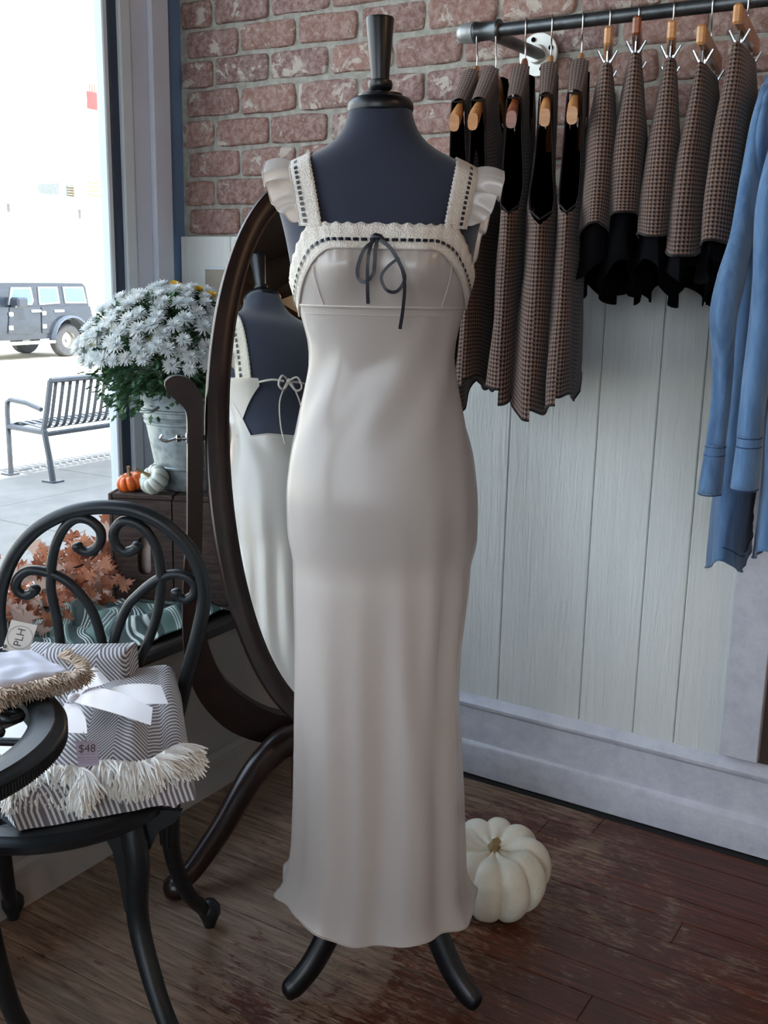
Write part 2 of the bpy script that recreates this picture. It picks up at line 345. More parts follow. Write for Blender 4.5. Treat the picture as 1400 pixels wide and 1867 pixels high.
CHROME = mat('chrome', (200, 204, 208), .15, 1, var=.05); PIPE = mat('black_steel_pipe', (92, 96, 98), .38, .85, var=.3, vs=30, bump=.1, bs=80); CAST = mat('galvanised_fitting', (158, 160, 158), .45, .6, var=.25, vs=40, bump=.2, bs=90)
FLANGE = mat('pale_flange_metal', (206, 206, 200), .4, .35, var=.12, vs=30)
BLKCLOTH = mat('black_lining', (7, 7, 10), .9, var=.1, Specular=.1); BLKRIB = mat('black_ribbon', (22, 26, 38), .4, var=.1)
YARN = mat('ivory_yarn', (250, 248, 242), .9, var=.08, vs=60, Sheen=.3); BURLAP = mat('raw_linen_fringe', (196, 178, 160), .95, var=.25, vs=70); LINEN = mat('pale_linen', (206, 206, 216), .9, var=.03, vs=10, bump=.15, bs=400, bd=.0006)
TAGC = mat('cream_card', (226, 222, 214), .7, var=.02); TAGL = mat('lavender_card', (206, 200, 226), .7, var=.02); INK = mat('ink', (88, 84, 84), .8, var=.02)
GREEN = m_leaf('mum_leaf_green', (34, 66, 48), (78, 112, 74), .2, False); PETAL = m_leaf('white_petals', (206, 214, 216), (240, 240, 236), .35, False); PETALY = m_leaf('yellow_petals', (214, 170, 20), (246, 214, 60), .3, False); EYEY = mat('yellow_flower_eye', (224, 216, 110), .7)
STEMG = mat('green_stem', (84, 112, 72), .7)
MAPLE = m_leaf('autumn_leaf', (140, 82, 62), (214, 150, 118), .3); MAPLEP = m_leaf('faded_autumn_leaf', (196, 168, 156), (226, 202, 188), .3); TWIG = mat('brown_twig', (70, 46, 36), .8)
PWHITE = m_pumpkin('white_pumpkin_skin', (226, 222, 206), (206, 198, 176)); PSAGE = m_pumpkin('pale_pumpkin_skin', (212, 216, 204), (190, 196, 184)); PORANGE = m_pumpkin('orange_pumpkin_skin', (226, 108, 40), (196, 84, 28)); PPINK = m_pumpkin('blush_pumpkin_skin', (240, 222, 214), (228, 196, 180)); STALK = mat('dry_stalk', (142, 120, 84), .8, var=.3, vs=60, bump=.4, bs=200)
BROWNF = mat('brown_felt', (96, 62, 48), .95, var=.1, vs=60, bump=.3, bs=300, Sheen=.4)
mm = Nd('mirror_silver'); mm.setp(Base_Color=(.86, .9, .9), Metallic=1.0, Roughness=.0); MIRROR = mm.m
# ================================================================== THE SETTING
YB, XW, XG, SZ = 2.369, -1.672, -2.17, 0.45        # brick wall, lower window wall, window plane, sill height
# floor: boards run along the brick wall
fl = struct('floor')
MB().box((-2.2, -4.1, -.12), (3.6, YB+.1, -.019)).build('subfloor', mat('dark_gap', (14, 8, 6), .9), fl)
MB().box((-1.7, -4.1, -.0189), (3.6, .305, 0)).build('floor_field', FLOORM, fl)
rnd = random.Random(3); y = .305; meshes = {}
while y < YB:
    wd = min(.0805, YB+.02-y); x = -1.69-rnd.random()*.5
    while x < 1.4:
        L = rnd.choice((.9, 1.15, 1.4, 1.7)); x1 = x+L; a, b = max(x, -1.69), min(x1, 1.4)
        if b-a > .03:
            k = (round(b-a, 3), round(wd, 3))
            MB().box((a+.0006, y+.0007, -.0188), (b-.0006, y+wd-.0007, rnd.uniform(-.0006, .0002)), c=.0012).build('floor_board', FLOORM, fl, smooth=0)
        x = x1
    y += wd
# brick wall
wb = struct('wall_back')
MB().box((-2.205, YB+.008, 1.38), (3.6, YB+.2, 3.5)).build('mortar_bed', MORTAR, wb)
MB().box((-1.69, YB, -.1), (3.6, YB+.2, 1.385)).build('wall_core', CREAM, wb)
MB().box((-2.205, YB, .30), (-1.69, YB+.2, 1.385)).build('wall_core', CREAM, wb)
def brick_mesh(i, L, H, D=.05):
    r = random.Random(100+i); mb = MB(); nx, nz = 8, 4
    def fn(u, v):
        x = (u-.5)*L; z = (v-.5)*H
        e = min(min(u, 1-u)*L, min(v, 1-v)*H)
        n = mnoise.noise(V3((x*18+i*7, z*22, i)))*.0035
        edge = -.007*max(0, 1-e/.005) if e < .005 else 0
        sx = mnoise.noise(V3((i*3.1, z*40, u*9)))*.004; sz = mnoise.noise(V3((x*30, i*5.3, v*9)))*.004
        cx, cz = abs(u-.5)*2, abs(v-.5)*2
        rr = .004*max(0, cx-.8)*5*max(0, cz-.6)*2.5
        return V3((x+sx*(cx > .8)-math.copysign(rr, x), edge*-1+n, z+sz*(cz > .6)-math.copysign(rr, z)))
    us = [0, .02, .06, .28, .5, .72, .94, .98, 1]; vs = [0, .06, .18, .5, .82, .94, 1]
    V = [fn(a, b) for b in vs for a in us]; W = len(us)
    Fc = [(j*W+i_, j*W+i_+1, (j+1)*W+i_+1, (j+1)*W+i_) for j in range(len(vs)-1) for i_ in range(W-1)]
    mb.add(V, Fc)
    ring = [i_ for i_ in range(W)]+[j*W+W-1 for j in range(1, len(vs))]+[(len(vs)-1)*W+i_ for i_ in range(W-2, -1, -1)]+[j*W for j in range(len(vs)-2, 0, -1)]
    b0 = len(mb.v); mb.add([V3((V[q].x, D, V[q].z)) for q in ring], [])
    n = len(ring); mb.f += [(ring[q], b0+q, b0+(q+1) % n, ring[(q+1) % n]) for q in range(n)]; mb.m += [0]*n
    me = bpy.data.meshes.new('brick'); me.from_pydata([tuple(p) for p in mb.v], [], mb.f); me.materials.append(BRICK)
    me.polygons.foreach_set('use_smooth', [True]*len(me.polygons)); me.set_sharp_from_angle(angle=rad(50)); return me
PX_, PZ_ = .1955, .0793
full = [brick_mesh(i, .1955-.009, .0705) for i in range(8)]; halves = {}
rnd = random.Random(11); extra = MB()
for k in range(-18, 8):
    zc = 1.97-PZ_*k-PZ_/2; off = -1.955 if k % 2 == 0 else -2.046
    for j in range(-2, 28):
        xa = off+PX_*j+.0045+rnd.uniform(-.003, .003); xb = off+PX_*(j+1)-.0045
        xa, xb2 = max(xa, XG+.004), min(xb, 3.5)
        if xb2-xa < .02: continue
        if zc > 2.36 or xa > .35:
            extra.box((xa, YB, zc-.033), (xb2, YB+.05, zc+.033), c=.004); continue
        if xb2-xa > .17: me = rnd.choice(full)
        else: me = brick_mesh(40+k+j, xb2-xa, .0705)
        o = bpy.data.objects.new('brick', me); COL.objects.link(o); o.parent = wb
        o.location = ((xa+xb2)/2, YB+rnd.uniform(-.002, .003), zc+rnd.uniform(-.002, .002)+.0025*sin(((xa+xb2)/2)*3+k)); o.rotation_euler = (0, rnd.uniform(-.012, .012), 0)
extra.build('brick_field', BRICK, wb, kind='stuff')
# wainscot boards, trim, baseboard
pn = struct('wall_back_panelling')
edges = [-2.168, -1.98, -1.80, -1.64, -1.43, -1.26, -1.089, -.8625, -.7225, -.6215, -.509]
for a, b in zip(edges, edges[1:]):
    MB().box((a+.0008, YB-.014, .2 if a > -1.7 else SZ+.002), (b-.0008, YB, 1.412), c=.0022).build('panel_board', PANEL, pn, smooth=0)
for a in (-.11, .12, .35, .58, .81, 1.04): MB().box((a, YB-.014, .2), (a+.228, YB, 1.412), c=.0022).build('panel_board', PANEL, pn, smooth=0)
t1 = MB().box((-.508, YB-.034, .236), (-.423, YB, 1.412), c=.002).build('trim_1', BASE); t1['kind'] = 'structure'
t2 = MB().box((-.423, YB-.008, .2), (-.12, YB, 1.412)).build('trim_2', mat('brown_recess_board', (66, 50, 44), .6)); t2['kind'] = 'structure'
def baseboard(name, prof, p0, p1, nrm, mt, jitter=.0012):
    mb = MB(); n = 60; p0 = V3(p0); p1 = V3(p1); nrm = V3(nrm)
    mb.grid(lambda u, v: p0.lerp(p1, u)+nrm*(prof[round(v*(len(prof)-1))][0]+jitter*mnoise.noise(V3((u*30, v*7, 0))))+V3((0, 0, prof[round(v*(len(prof)-1))][1]+jitter*mnoise.noise(V3((u*22, v*9, 5))))), n, len(prof)-1)
    o = mb.build(name, mt, smooth=30); o['kind'] = 'structure'; return o
baseboard('baseboard_back', [(0, .004), (.030, .004), (.036, .008), (.037, .085), (.034, .094), (.027, .100), (.0255, .108), (.026, .19), (.033, .198), (.034, .206), (.028, .214), (.020, .222), (.012, .228), (0, .229)], (-1.672, YB, 0), (2.4, YB, 0), (0, -1, 0), BASE)
MB().box((-1.66, YB-.05, -.004), (2.4, YB-.03, .0022)).build('trim_3', mat('floor_edge_gap', (24, 26, 28), .9))['kind'] = 'structure'
# lower window wall, sill
wl = struct('wall_left')
MB().box((XW-.12, -4.1, -.1), (XW, YB+.1, SZ-.03)).build('wall_core', LWALL, wl)
baseboard('baseboard_left', [(0, 0), (.016, 0), (.017, .078), (.022, .082), (.022, .098), (.012, .108), (0, .11)], (XW, -4.1, 0), (XW, YB, 0), (1, 0, 0), LWALL, .0006)
# wall above and beside the window, seen from inside and out
def wpart(lo, hi, name='wall_core', mt=CREAM): return MB().box(lo, hi).build(name, mt, wl)
wpart((-2.35, -4.1, 2.95), (XG-.001, 2.43, 5.6)); wpart((-2.35, -14, -.5), (-2.206, -3.4, 5.6)); wpart((-2.35, 2.43, -.5), (-2.206, 14, 5.6)); wpart((-2.4, -4.1, -.5), (-2.17, 2.43, SZ-.03))
wpart((-2.35, -4.1, SZ), (XG, -3.4, 2.95))
# window 1: big shop window
wn = struct('window_1')
MB().box((-2.30, -3.4, SZ-.03), (XW+.02, YB-.014, SZ), c=.006).build('window_sill', SILLM, wn)
MB().box((-2.203, 2.083, SZ), (XG, 2.101, 2.95), c=.003).build('frame_post', FRAMEW, wn)
MB().box((-2.215, 2.101, SZ), (XG-.012, 2.107, 2.95)).build('gasket', DARKG, wn)
MB().box((-2.215, 2.116, SZ), (XG-.008, 2.14, 2.95)).build('gasket', DARKG, wn)
MB().box((-2.24, 2.14, SZ), (XG+.004, 2.181, 2.95), c=.004).build('frame_stop', FRAMEW, wn)
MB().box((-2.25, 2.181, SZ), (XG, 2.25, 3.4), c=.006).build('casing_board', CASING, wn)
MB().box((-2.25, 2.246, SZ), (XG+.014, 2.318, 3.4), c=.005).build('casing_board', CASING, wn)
MB().box((-2.30, 2.318, SZ), (XG, 2.40, 3.4)).build('corner_board', HAZEBLUE, wn)
MB().box((-2.203, -3.4, SZ), (XG, 2.083, SZ+.045), c=.004).build('frame_rail', FRAMEW, wn)
MB().box((-2.27, -3.4, 2.86), (XG, 2.18, 2.95), c=.004).build('frame_rail', FRAMEW, wn)
MB().box((-2.205, -.95, SZ), (XG, -.88, 2.86), c=.004).build('frame_post', FRAMEW, wn)
for a, b in ((-3.4, -.95), (-.88, 2.085), (2.106, 2.118)): MB().box((-2.196, a, SZ+.03), (-2.191, b, 2.87)).build('glass_pane', GLASS, wn)
# ceiling and the two walls behind the camera
ce = struct('ceiling'); DARKC = m_wood('dark_ceiling_boards', (26, 18, 15), (48, 33, 26), .5, (3, 30, 3))
MB().box((-2.6, -4.2, 3.4), (3.7, YB+.2, 3.5)).build('ceiling_boards', DARKC, ce)
for i in range(7): MB().box((-2.17+i*.95, -4.1, 3.2), (-2.03+i*.95, YB, 3.4), c=.006).build('beam', DARKC, ce)
for i in range(3): MB().box((-2.17, 1.6-i*1.9, 3.02), (3.5, 1.72-i*1.9, 3.2), c=.006).build('beam', DARKC, ce)
wr = struct('wall_right'); MB().box((3.5, -4.1, -.1), (3.6, YB, 3.5)).build('wall_core', CREAM, wr)
wf = struct('wall_front')
for lo, hi in (((-2.6, -4.2, -.1), (-1.2, -4.1, 3.5)), ((2.6, -4.2, -.1), (3.6, -4.1, 3.5)), ((-1.2, -4.2, -.1), (2.6, -4.1, .6)), ((-1.2, -4.2, 2.9), (2.6, -4.1, 3.5))): MB().box(lo, hi).build('wall_core', CREAM, wf)
w2 = struct('added_window_2'); MB().box((-1.2, -4.16, .6), (2.6, -4.155, 2.9)).build('glass_pane', GLASS, w2)  # unseen window, added to bring more frontal light onto the dress
for x in (-1.2, .05, 1.3, 2.54): MB().box((x, -4.19, .6), (x+.06, -4.12, 2.9), c=.004).build('frame_post', FRAMEW, w2)
# small metal box recessed in the panelling beside the window
sb = thing('wall_switch_box', (-2.03, YB-.014, 1.2), 'small beige metal switch box on the white panelling beside the mirror', 'switch box')
MB().box((-2.074, YB-.019, 1.17), (-1.99, YB-.0141, 1.328), c=.002).build('cover_plate', FRAMEW, sb); MB().box((-2.068, YB-.022, 1.18), (-1.996, YB-.019, 1.32)).build('face', mat('beige_metal', (150, 140, 128), .5), sb)
# ------------------------------------------------------------------ outside
GZ, RZ = -.43, -.70
CONC = mat('sidewalk_concrete', (122, 119, 114), .9, var=.12, vs=4, bump=.3, bs=90); ROAD = mat('pale_road', (196, 188, 168), .95, var=.06, vs=2)
sw = struct('sidewalk'); MB().box((-7.7, -6, GZ-.3), (-2.3, 22, GZ-.012)).build('joint_bed', mat('joint_dirt', (70, 68, 66), .95), sw)
ys = [-.1+1.6*i+(.0 if i < 3 else 0) for i in range(-3, 14)]
for xa, xb in ((-7.5, -6.46), (-6.45, -4.92), (-4.91, -3.61), (-3.6, -2.31)):
    for ya, yb in zip(ys, ys[1:]): MB().box((xa, ya+.006, GZ-.1), (xb, yb-.006, GZ+rnd.uniform(-.003, .003)), c=.006).build('paving_slab', CONC, sw, smooth=0)
for i in range(9): MB().box((-7.72, -6+3*i+.006, RZ-.1), (-7.51, -3+3*i-.006, GZ+.004), c=.015).build('curb_stone', CONC, sw, smooth=0)
MB().box((-42, -30, RZ-.2), (-7.72, 70, RZ)).build('road', ROAD)['kind'] = 'structure'
WHITEB = mat('white_rendered_wall', (232, 230, 224), .9, var=.03, vs=1.5); CREAMB = mat('cream_block_wall', (226, 222, 210), .9, var=.04, vs=1)
c1, c2 = on(0, 346, 'x', -30), on(199, 366, 'x', -30); zt = (c1.z+c2.z)/2
lb = thing('low_building', (-31, 22, RZ), 'low white rendered building with flat coping across the street', 'building')
MB().box((-36, -8, RZ), (-30, 60, zt-.25)).build('wall', WHITEB, lb); MB().box((-36, -8.1, zt-.25), (-29.85, 60, zt), c=.03).build('coping', mat('coping_stone', (206, 196, 180), .9), lb)
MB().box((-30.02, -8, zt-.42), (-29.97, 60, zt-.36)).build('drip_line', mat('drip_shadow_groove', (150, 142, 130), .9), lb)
for px, py in ((15, 375), (145, 388)):
    p = on(px, py, 'x', -30); MB().box((-30.05, p.y-.06, p.z-.2), (-29.98, p.y+.06, p.z+.1), c=.01).build('wall_bracket', mat('dark_bracket', (90, 84, 80), .8), lb)
ub = thing('tall_building', (-44, 30, RZ), 'tall pale building rising behind the low white one', 'building')
MB().box((-52, -10, RZ), (-42, 80, 19)).build('wall', WHITEB, ub)
p0, p1 = on(-8, 298, 'x', -41.9), on(12, 340, 'x', -41.9)
cx, zz = (p0.y+p1.y)/2, p1.z-.3; r_ = 1.1
arch = [V3((-41.99, cx-r_, zz))]+[V3((-41.99, cx+r_*cos(a), zz+1.1+r_*.5*sin(a))) for a in [pi-pi*i/10 for i in range(11)]]+[V3((-41.99, cx+r_, zz))]
wfp = MB().prism(arch, (.06, 0, 0)).build('window', mat('arch_brick', (206, 170, 136), .9), ub)
MB().prism([V3((-41.92, cx+(q.y-cx)*.72, zz+(q.z-zz)*.8)) for q in arch], (.05, 0, 0)).build('pane', mat('dim_pane', (120, 134, 132), .2), wfp)
for px, py, h in ((62, 205, 26), (111, 258, 50), (113, 318, 44)):
    p = on(px, py, 'x', -41.9); MB().box((-41.98, p.y-.12, p.z-h/1902*50/2), (-41.9, p.y+.12, p.z+h/1902*50/2), c=.02).build('drain_pipe', mat('ochre_pipe', (228, 214, 170), .8), ub)
sg = thing('roof_sign', tuple(on(176, 178, 'x', -38)), 'red and white striped sign above the far rooftop', 'sign')
pa, pb = on(160, 166, 'x', -38), on(196, 204, 'x', -38)
MB().box((-38.1, pa.y, pb.z), (-38, pb.y, pa.z), c=.01).build('panel', mat('red_sign_paint', (196, 60, 58), .6), sg)
pc = on(160, 150, 'x', -38); nst = 8
for i in range(nst):
    w_ = (pb.y-pa.y)/nst; MB().box((-38.12, pa.y+i*w_+.01, pa.z), (-38, pa.y+(i+.55)*w_, pc.z)).build('stripe', mat('pink_stripe', (214, 130, 126), .7) if i == 0 else bpy.data.materials['pink_stripe'], sg)
pd, pe = on(181, 187, 'x', -38), on(196, 204, 'x', -38); MB().box((-37.98, pd.y, pe.z), (-37.9, pe.y, pd.z)).build('white_patch', WHITEB, sg)
MB().box((-38.15, (pa.y+pb.y)/2-.08, zt), (-38.02, (pa.y+pb.y)/2+.08, pb.z)).build('post', CAST, sg)
for nm, x0, x1, yt, xc, lab, cc in (('roof_vent_unit', 107, 146, 333, -31.5, 'small dark louvred vent unit on the low building roof', (110, 116, 118)), ('rooftop_cabinet', 143, 192, 324, -31.2, 'tan slatted cooling cabinet on the low building roof', (196, 180, 148))):
    a, b = on(x0, yt, 'x', xc), on(x1, yt, 'x', xc); rt = thing(nm, (xc-.5, (a.y+b.y)/2, zt), lab, 'roof unit')
    MB().box((xc-1.2, a.y, zt), (xc, b.y, a.z), c=.02).build('housing', mat(nm+'_paint', cc, .7), rt)
    for k in range(5):
        z = lerp(zt+.12, a.z-.1, k/4); MB().box((xc, lerp(a.y, b.y, .35), z-.03), (xc+.04, b.y-.05, z+.02)).build('louvre', mat('louvre_shade', (120, 112, 98), .7) if k == 0 and nm[5] == 'v' else bpy.data.materials['louvre_shade'], rt)
# ---- bench
BEN = mat('charcoal_bench_steel', (70, 76, 84), .45, .3, var=.1)
bf = on(20, 865, 'z', GZ); bb = on(97, 878, 'z', GZ); y0 = (bf.y+bb.y)/2; xf, xb = bf.x, bb.x; LEN = 1.9
bn = thing('park_bench', ((xf+xb)/2, y0+LEN/2, GZ), 'charcoal steel slatted bench on the sidewalk facing the street', 'bench')
def sidef(y, a='side_frame'):
    f = MB(); zs = GZ+.44
    f.tube([(xb, y, GZ), (xb-.03, y, GZ+.2), (xb-.08, y, zs)], .026, 6); f.tube([(xf, y, GZ), (xf, y, zs+.12), (xf+.01, y, zs+.19), (xf+.05, y, zs+.215), (xf+.25, y, zs+.20), (xb-.10, y, zs+.16)], .022, 6)
    f.tube([(xf, y, zs-.02), (xb-.06, y, zs-.03)], .025, 6); f.tube([(xb-.09, y, zs-.04), (xb-.03, y, zs+.16), (xb+.03, y, zs+.41)], .024, 6)
    f.box((xb-.07, y-.06, GZ), (xb+.07, y+.06, GZ+.012)); f.box((xf-.07, y-.05, GZ), (xf+.05, y+.05, GZ+.012))
    f.build(a, BEN, bn)
sidef(y0); sidef(y0+LEN); zs = GZ+.44
MB().tube([(xb+.03, y0, zs+.41), (xb+.03, y0+LEN, zs+.41)], .024, 6).build('top_rail', BEN, bn); MB().tube([(xf+.02, y0, zs-.01), (xf+.02, y0+LEN, zs-.01)], .02, 6).build('front_rail', BEN, bn); MB().tube([(xb-.09, y0, zs-.05), (xb-.09, y0+LEN, zs-.05)], .022, 6).build('rear_rail', BEN, bn)
for i in range(24):
    y = y0+.06+i*(LEN-.12)/23; s = MB(); A = spline([(xb+.028, y, zs+.40), (xb-.02, y, zs+.2), (xb-.06, y, zs+.06), (xb-.11, y, zs), (xb-.2, y, zs+.0), (xf+.1, y, zs+.025), (xf+.02, y, zs+.0)], 3)
    s.band([p-V3((0, .019, 0)) for p in A], [p+V3((0, .019, 0)) for p in A], (0, 0, -.007)); s.build('slat', BEN, bn, smooth=60)
# ---- car
CARP = mat('black_car_paint', (46, 52, 62), .22, .3, var=.05, Coat=.6); TYRE = mat('grey_tyre_rubber', (70, 70, 74), .8, var=.1); RIM = mat('car_rim', (170, 168, 164), .35, .7); CGL = mat('car_window_glass', (96, 118, 122), .08, .2, var=.05); CTR = mat('car_bright_trim', (206, 210, 212), .25, .6)
rw = on(137, 651, 'z', RZ); X0 = rw.x-.18; YR = rw.y
car = thing('car', (X0-.8, YR-1.4, RZ), 'dark four-door off-road car parked across the street behind the bench', 'car')
def J(px, py): p = on(px, py, 'x', X0); return (p.y, p.z)
zr = J(100, 516)[1]; zb = J(100, 559)[1]; zl = J(100, 617)[1]; ye = J(160, 520)[0]; k = (zr-RZ)/1.8
def side_prism(P, x0, x1, nm, mt, parent=None): return MB().prism([V3((x0, a, b)) for a, b in P], (x1-x0, 0, 0)).build(nm, mt, parent or car, smooth=0)
yf = YR-3.45; wy = YR-2.85
side_prism([(yf, zl+.12), (yf, zb-.10), (YR-2.35, zb-.02), (YR-2.2, zb), (ye+.05, zb), (ye+.12, zb-.3), (ye+.1, zl), (YR+.5, zl+.05), (YR+.42, zl+.42), (YR-.38, zl+.42), (YR-.52, zl), (wy+.5, zl), (wy+.4, zl+.4), (wy-.4, zl+.4), (wy-.45, zl+.1)], X0, X0-1.7, 'body', CARP)
side_prism([(YR-2.3, zb), (YR-1.95, zr-.1), (YR-1.8, zr), (ye-.12, zr), (ye-.02, zr-.08), (ye+.06, zb)], X0-.06, X0-1.64, 'cabin', CARP)
side_prism([(YR-1.8, zr), (YR-1.78, zr+.045), (ye-.14, zr+.045), (ye-.12, zr)], X0-.1, X0-1.6, 'roof', CTR)
for q in (((18, 556), (22, 524), (58, 524), (63, 549), (60, 556)), ((74, 556), (71, 523), (106, 523), (111, 553)), ((121, 553), (116, 523), (153, 523), (160, 553))):
    w_ = side_prism([J(*a) for a in q], X0-.055, X0-.03, 'window_frame', CTR); c = [sum(J(*a)[i] for a in q)/len(q) for i in (0, 1)]
    side_prism([(lerp(c[0], J(*a)[0], .86), lerp(c[1], J(*a)[1], .86)) for a in q], X0-.05, X0-.02, 'pane', CGL, w_)
for q in (((14, 608), (17, 560), (68, 560), (73, 566), (66, 600), (60, 609)), ((76, 607), (75, 560), (112, 559), (115, 572), (108, 592), (100, 607))):
    d_ = side_prism([J(*a) for a in q], X0-.002, X0+.025, 'door', CARP); c = J(q[3][0]-9, 567)
    MB().box((X0+.02, c[0]-.14, c[1]-.03), (X0+.06, c[0]+.14, c[1]+.03), c=.01).build('door_handle', CTR, d_)
for px, py in ((19, 573), (19, 598), (79, 571), (80, 595)): c = J(px, py); MB().box((X0+.01, c[0]-.06, c[1]-.05), (X0+.05, c[0]+.06, c[1]+.05), c=.015).build('hinge', CTR, car)
c = J(30, 551); MB().box((X0, c[0]-.2, c[1]-.11), (X0+.3, c[0]+.1, c[1]+.11), c=.04).build('mirror', CARP, car)
MB().box((X0-.02, YR-2.3, zl-.10), (X0+.14, YR-.5, zl-.03), c=.02).build('side_step', CTR, car)
for yy in (YR, wy):
    for xx in (X0-.14, X0-1.56):
        wz = .39; wh = MB().lathe([(.20, -.13), (.36, -.13), (.39, -.09), (.39, .09), (.36, .13), (.20, .13)], (xx, yy, RZ+wz), (1, 0, 0), 28, caps=False).build('wheel', TYRE, car)
        rm = MB().lathe([(.0, .09), (.05, .10), (.06, .06), (.20, .05), (.235, .12), (.25, .12), (.25, -.1)], (xx, yy, RZ+wz), (1, 0, 0), 24)
        for a in range(8): rm.box((.05, -.02, .05), (.22, .02, .1), Matrix.Translation((xx+.0, yy, RZ+wz)) @ Matrix.Rotation(a*pi/4, 4, 'X') @ Matrix.Rotation(-pi/2, 4, 'Y') @ Matrix.Rotation(pi, 4, 'Z'))
        rm.build('rim', RIM, wh)
    A = [(X0+.0, yy+.52*cos(a), RZ+.40+.52*sin(a)) for a in [pi*.02+pi*.96*i/12 for i in range(13)]]
    MB().band(A, [(x+.16, a, b) for x, a, b in A], (0, 0, .05)).build('wheel_arch', mat('arch_plastic', (84, 92, 104), .6) if yy == YR else bpy.data.materials['arch_plastic'], car)
# ================================================================== DRESS FORM AND DRESS
AX = V3((-.911, 1.513, 0)); WD = V3((.857, .516, 0)); FD = V3((.516, -.857, 0)); LEAN = .0235
def L(u, d, z): return AX+WD*(u-LEAN*z)+FD*d+V3((0, 0, z))
#        z     halfw  front  back
BODY = [(.840, .154, .107, .115), (.87, .158, .110, .118), (.93, .160, .110, .118), (.96, .159, .108, .114), (1.02, .151, .102, .100), (1.062, .139, .096, .088), (1.124, .123, .088, .074), (1.165, .116, .083, .068), (1.2, .117, .085, .068), (1.264, .133, .098, .078),
        (1.296, .143, .110, .086), (1.322, .148, .116, .091), (1.349, .152, .114, .095), (1.38, .158, .104, .098), (1.401, .163, .096, .097), (1.43, .172, .084, .094), (1.455, .1775, .073, .088), (1.468, .176, .066, .082), (1.48, .160, .062, .074), (1.488, .138, .060, .068), (1.50, .106, .056, .062), (1.517, .074, .052, .057), (1.545, .0555, .050, .054), (1.570, .0495, .048, .050)]
PW = 2.35
def sec(T, z, u, back=False, off=0.0):
    hw, fr, bk = stable(T, z)[:3]; dp = bk if back else fr
    return (dp*max(0, 1-abs(u/hw)**PW)**(1/PW)+off)*(-1 if back else 1)
def bust(u, z):                                     # two soft mounds
    return sum(.022*math.exp(-((u-s*.068)/.048)**2-((z-1.325)/.045)**2) for s in (-1, 1))
def ringpt(T, z, a, off=0.0, uo=0.0):
    hw, fr, bk = stable(T, z)[:3]; c, s = cos(a), sin(a); e = 2/PW
    u = (hw+off)*math.copysign(abs(c)**e, c); dd = (fr if s >= 0 else bk)+off; d = dd*math.copysign(abs(s)**e, s)
    if s > 0: d += bust(u, z)*s**.5
    return L(u+uo, d, z)
df = thing('dress_form', (AX.x, AX.y, 0), 'navy jersey dress form on a black three-legged wooden stand, wearing the ivory dress', 'dress form')
zs_ = [.848+(1.570-.848)*i/70 for i in range(71)]
b = MB(); NS = 64
b.grid(lambda u, v: ringpt(BODY, zs_[round(v*70)], 2*pi*u), NS, 70, cu=True)
b.add([L(.9*.152*cos(2*pi*k/NS), .100*sin(2*pi*k/NS), .840) for k in range(NS)], [tuple(range(NS))]); b.f += [(k, 71*NS+k, 71*NS+(k+1) % NS, (k+1) % NS) for k in range(NS)]; b.m += [0]*NS
b.build('torso', NAVY, df, smooth=80)
top = L(0, 0, 1.568); axis = V3((0, 0, 1))-WD*LEAN
def lathe_t(prof, z0, name, mt, seg=40, par=None): return MB().lathe(prof, L(0, 0, z0), axis, seg).build(name, mt, par or df, smooth=40)
lathe_t([(.045, -.004), (.0525, 0), (.0535, .004), (.0525, .012), (.048, .0185), (.042, .021), (.036, .0215), (.035, .026), (.0, .026)], 1.566, 'neck_cap', BLACKP)
lathe_t([(.013, 0), (.0135, .006), (.0185, .010), (.020, .017), (.019, .022), (.0145, .024), (.0145, .028), (.0225, .112), (.0215, .1155), (0, .116)], 1.590, 'finial', BLACKP)
lathe_t([(.016, .215), (.016, .845)], 0, 'pole', BLACKP, 16)
lathe_t([(.0, .20), (.03, .205), (.045, .22), (.048, .26), (.03, .30), (.022, .33)], 0, 'hub', BLACKP, 24)
for ft in ((-1.018, 1.339), (-.708, 1.507), (-1.00, 1.69)):
    q = V3((ft[0]+.0, ft[1], 0)); c = L(0, 0, 0); c.z = 0; dv = (q-c); R = dv.length; dv.normalize()
    P = spline([tuple(c+dv*.02+V3((0, 0, .252))), tuple(c+dv*.06+V3((0, 0, .235))), tuple(c+dv*R*.50+V3((0, 0, .150))), tuple(c+dv*R*.72+V3((0, 0, .072))), tuple(c+dv*R*.9+V3((0, 0, .034))), tuple(c+dv*R*1.02+V3((0, 0, .0225)))], 6)
    n = len(P); rr = [lerp(.026, .0225, i/n) if i < n-5 else (.0215, .0208, .0185, .0140, .0050)[i-n+5] for i in range(n)]
    MB().tube(P, rr, 14, flat=.78, up=(0, 0, 1)).build('leg', BLACKP, df, smooth=60)
# ---- the dress; a second body table a few millimetres larger, from hem to bust
#        z     halfw  front  back   u-offset
DRESS = [(.150, .175, .150, .140, -.016), (.205, .166, .146, .136, -.015), (.288, .157, .140, .130, -.009), (.387, .152, .132, .124, -.008), (.484, .147, .126, .122, -.009), (.578, .1445, .122, .120, -.011), (.67, .146, .120, .120, -.010), (.771, .151, .118, .122, -.004), (.812, .155, .117, .124, -.002), (.866, .163, .117, .125, 0),
         (.93, .1645, .116, .125, 0), (.958, .1635, .114, .121, 0), (1.018, .155, .107, .106, 0), (1.062, .143, .101, .094, 0), (1.124, .1275, .093, .080, 0), (1.165, .1205, .089, .074, 0), (1.2, .1215, .091, .074, 0), (1.264, .1375, .104, .084, 0), (1.296, .147, .115, .092, 0), (1.322, .152, .121, .097, 0), (1.349, .156, .120, .101, 0), (1.38, .162, .110, .104, 0), (1.401, .166, .102, .103, 0), (1.43, .175, .090, .100, 0)]
dr = thing('slip_dress', (AX.x, AX.y, .17), 'long ivory satin slip dress with lace straps and black ribbon bow, on dress form', 'dress')
ZW = 1.262; ZB = 1.135
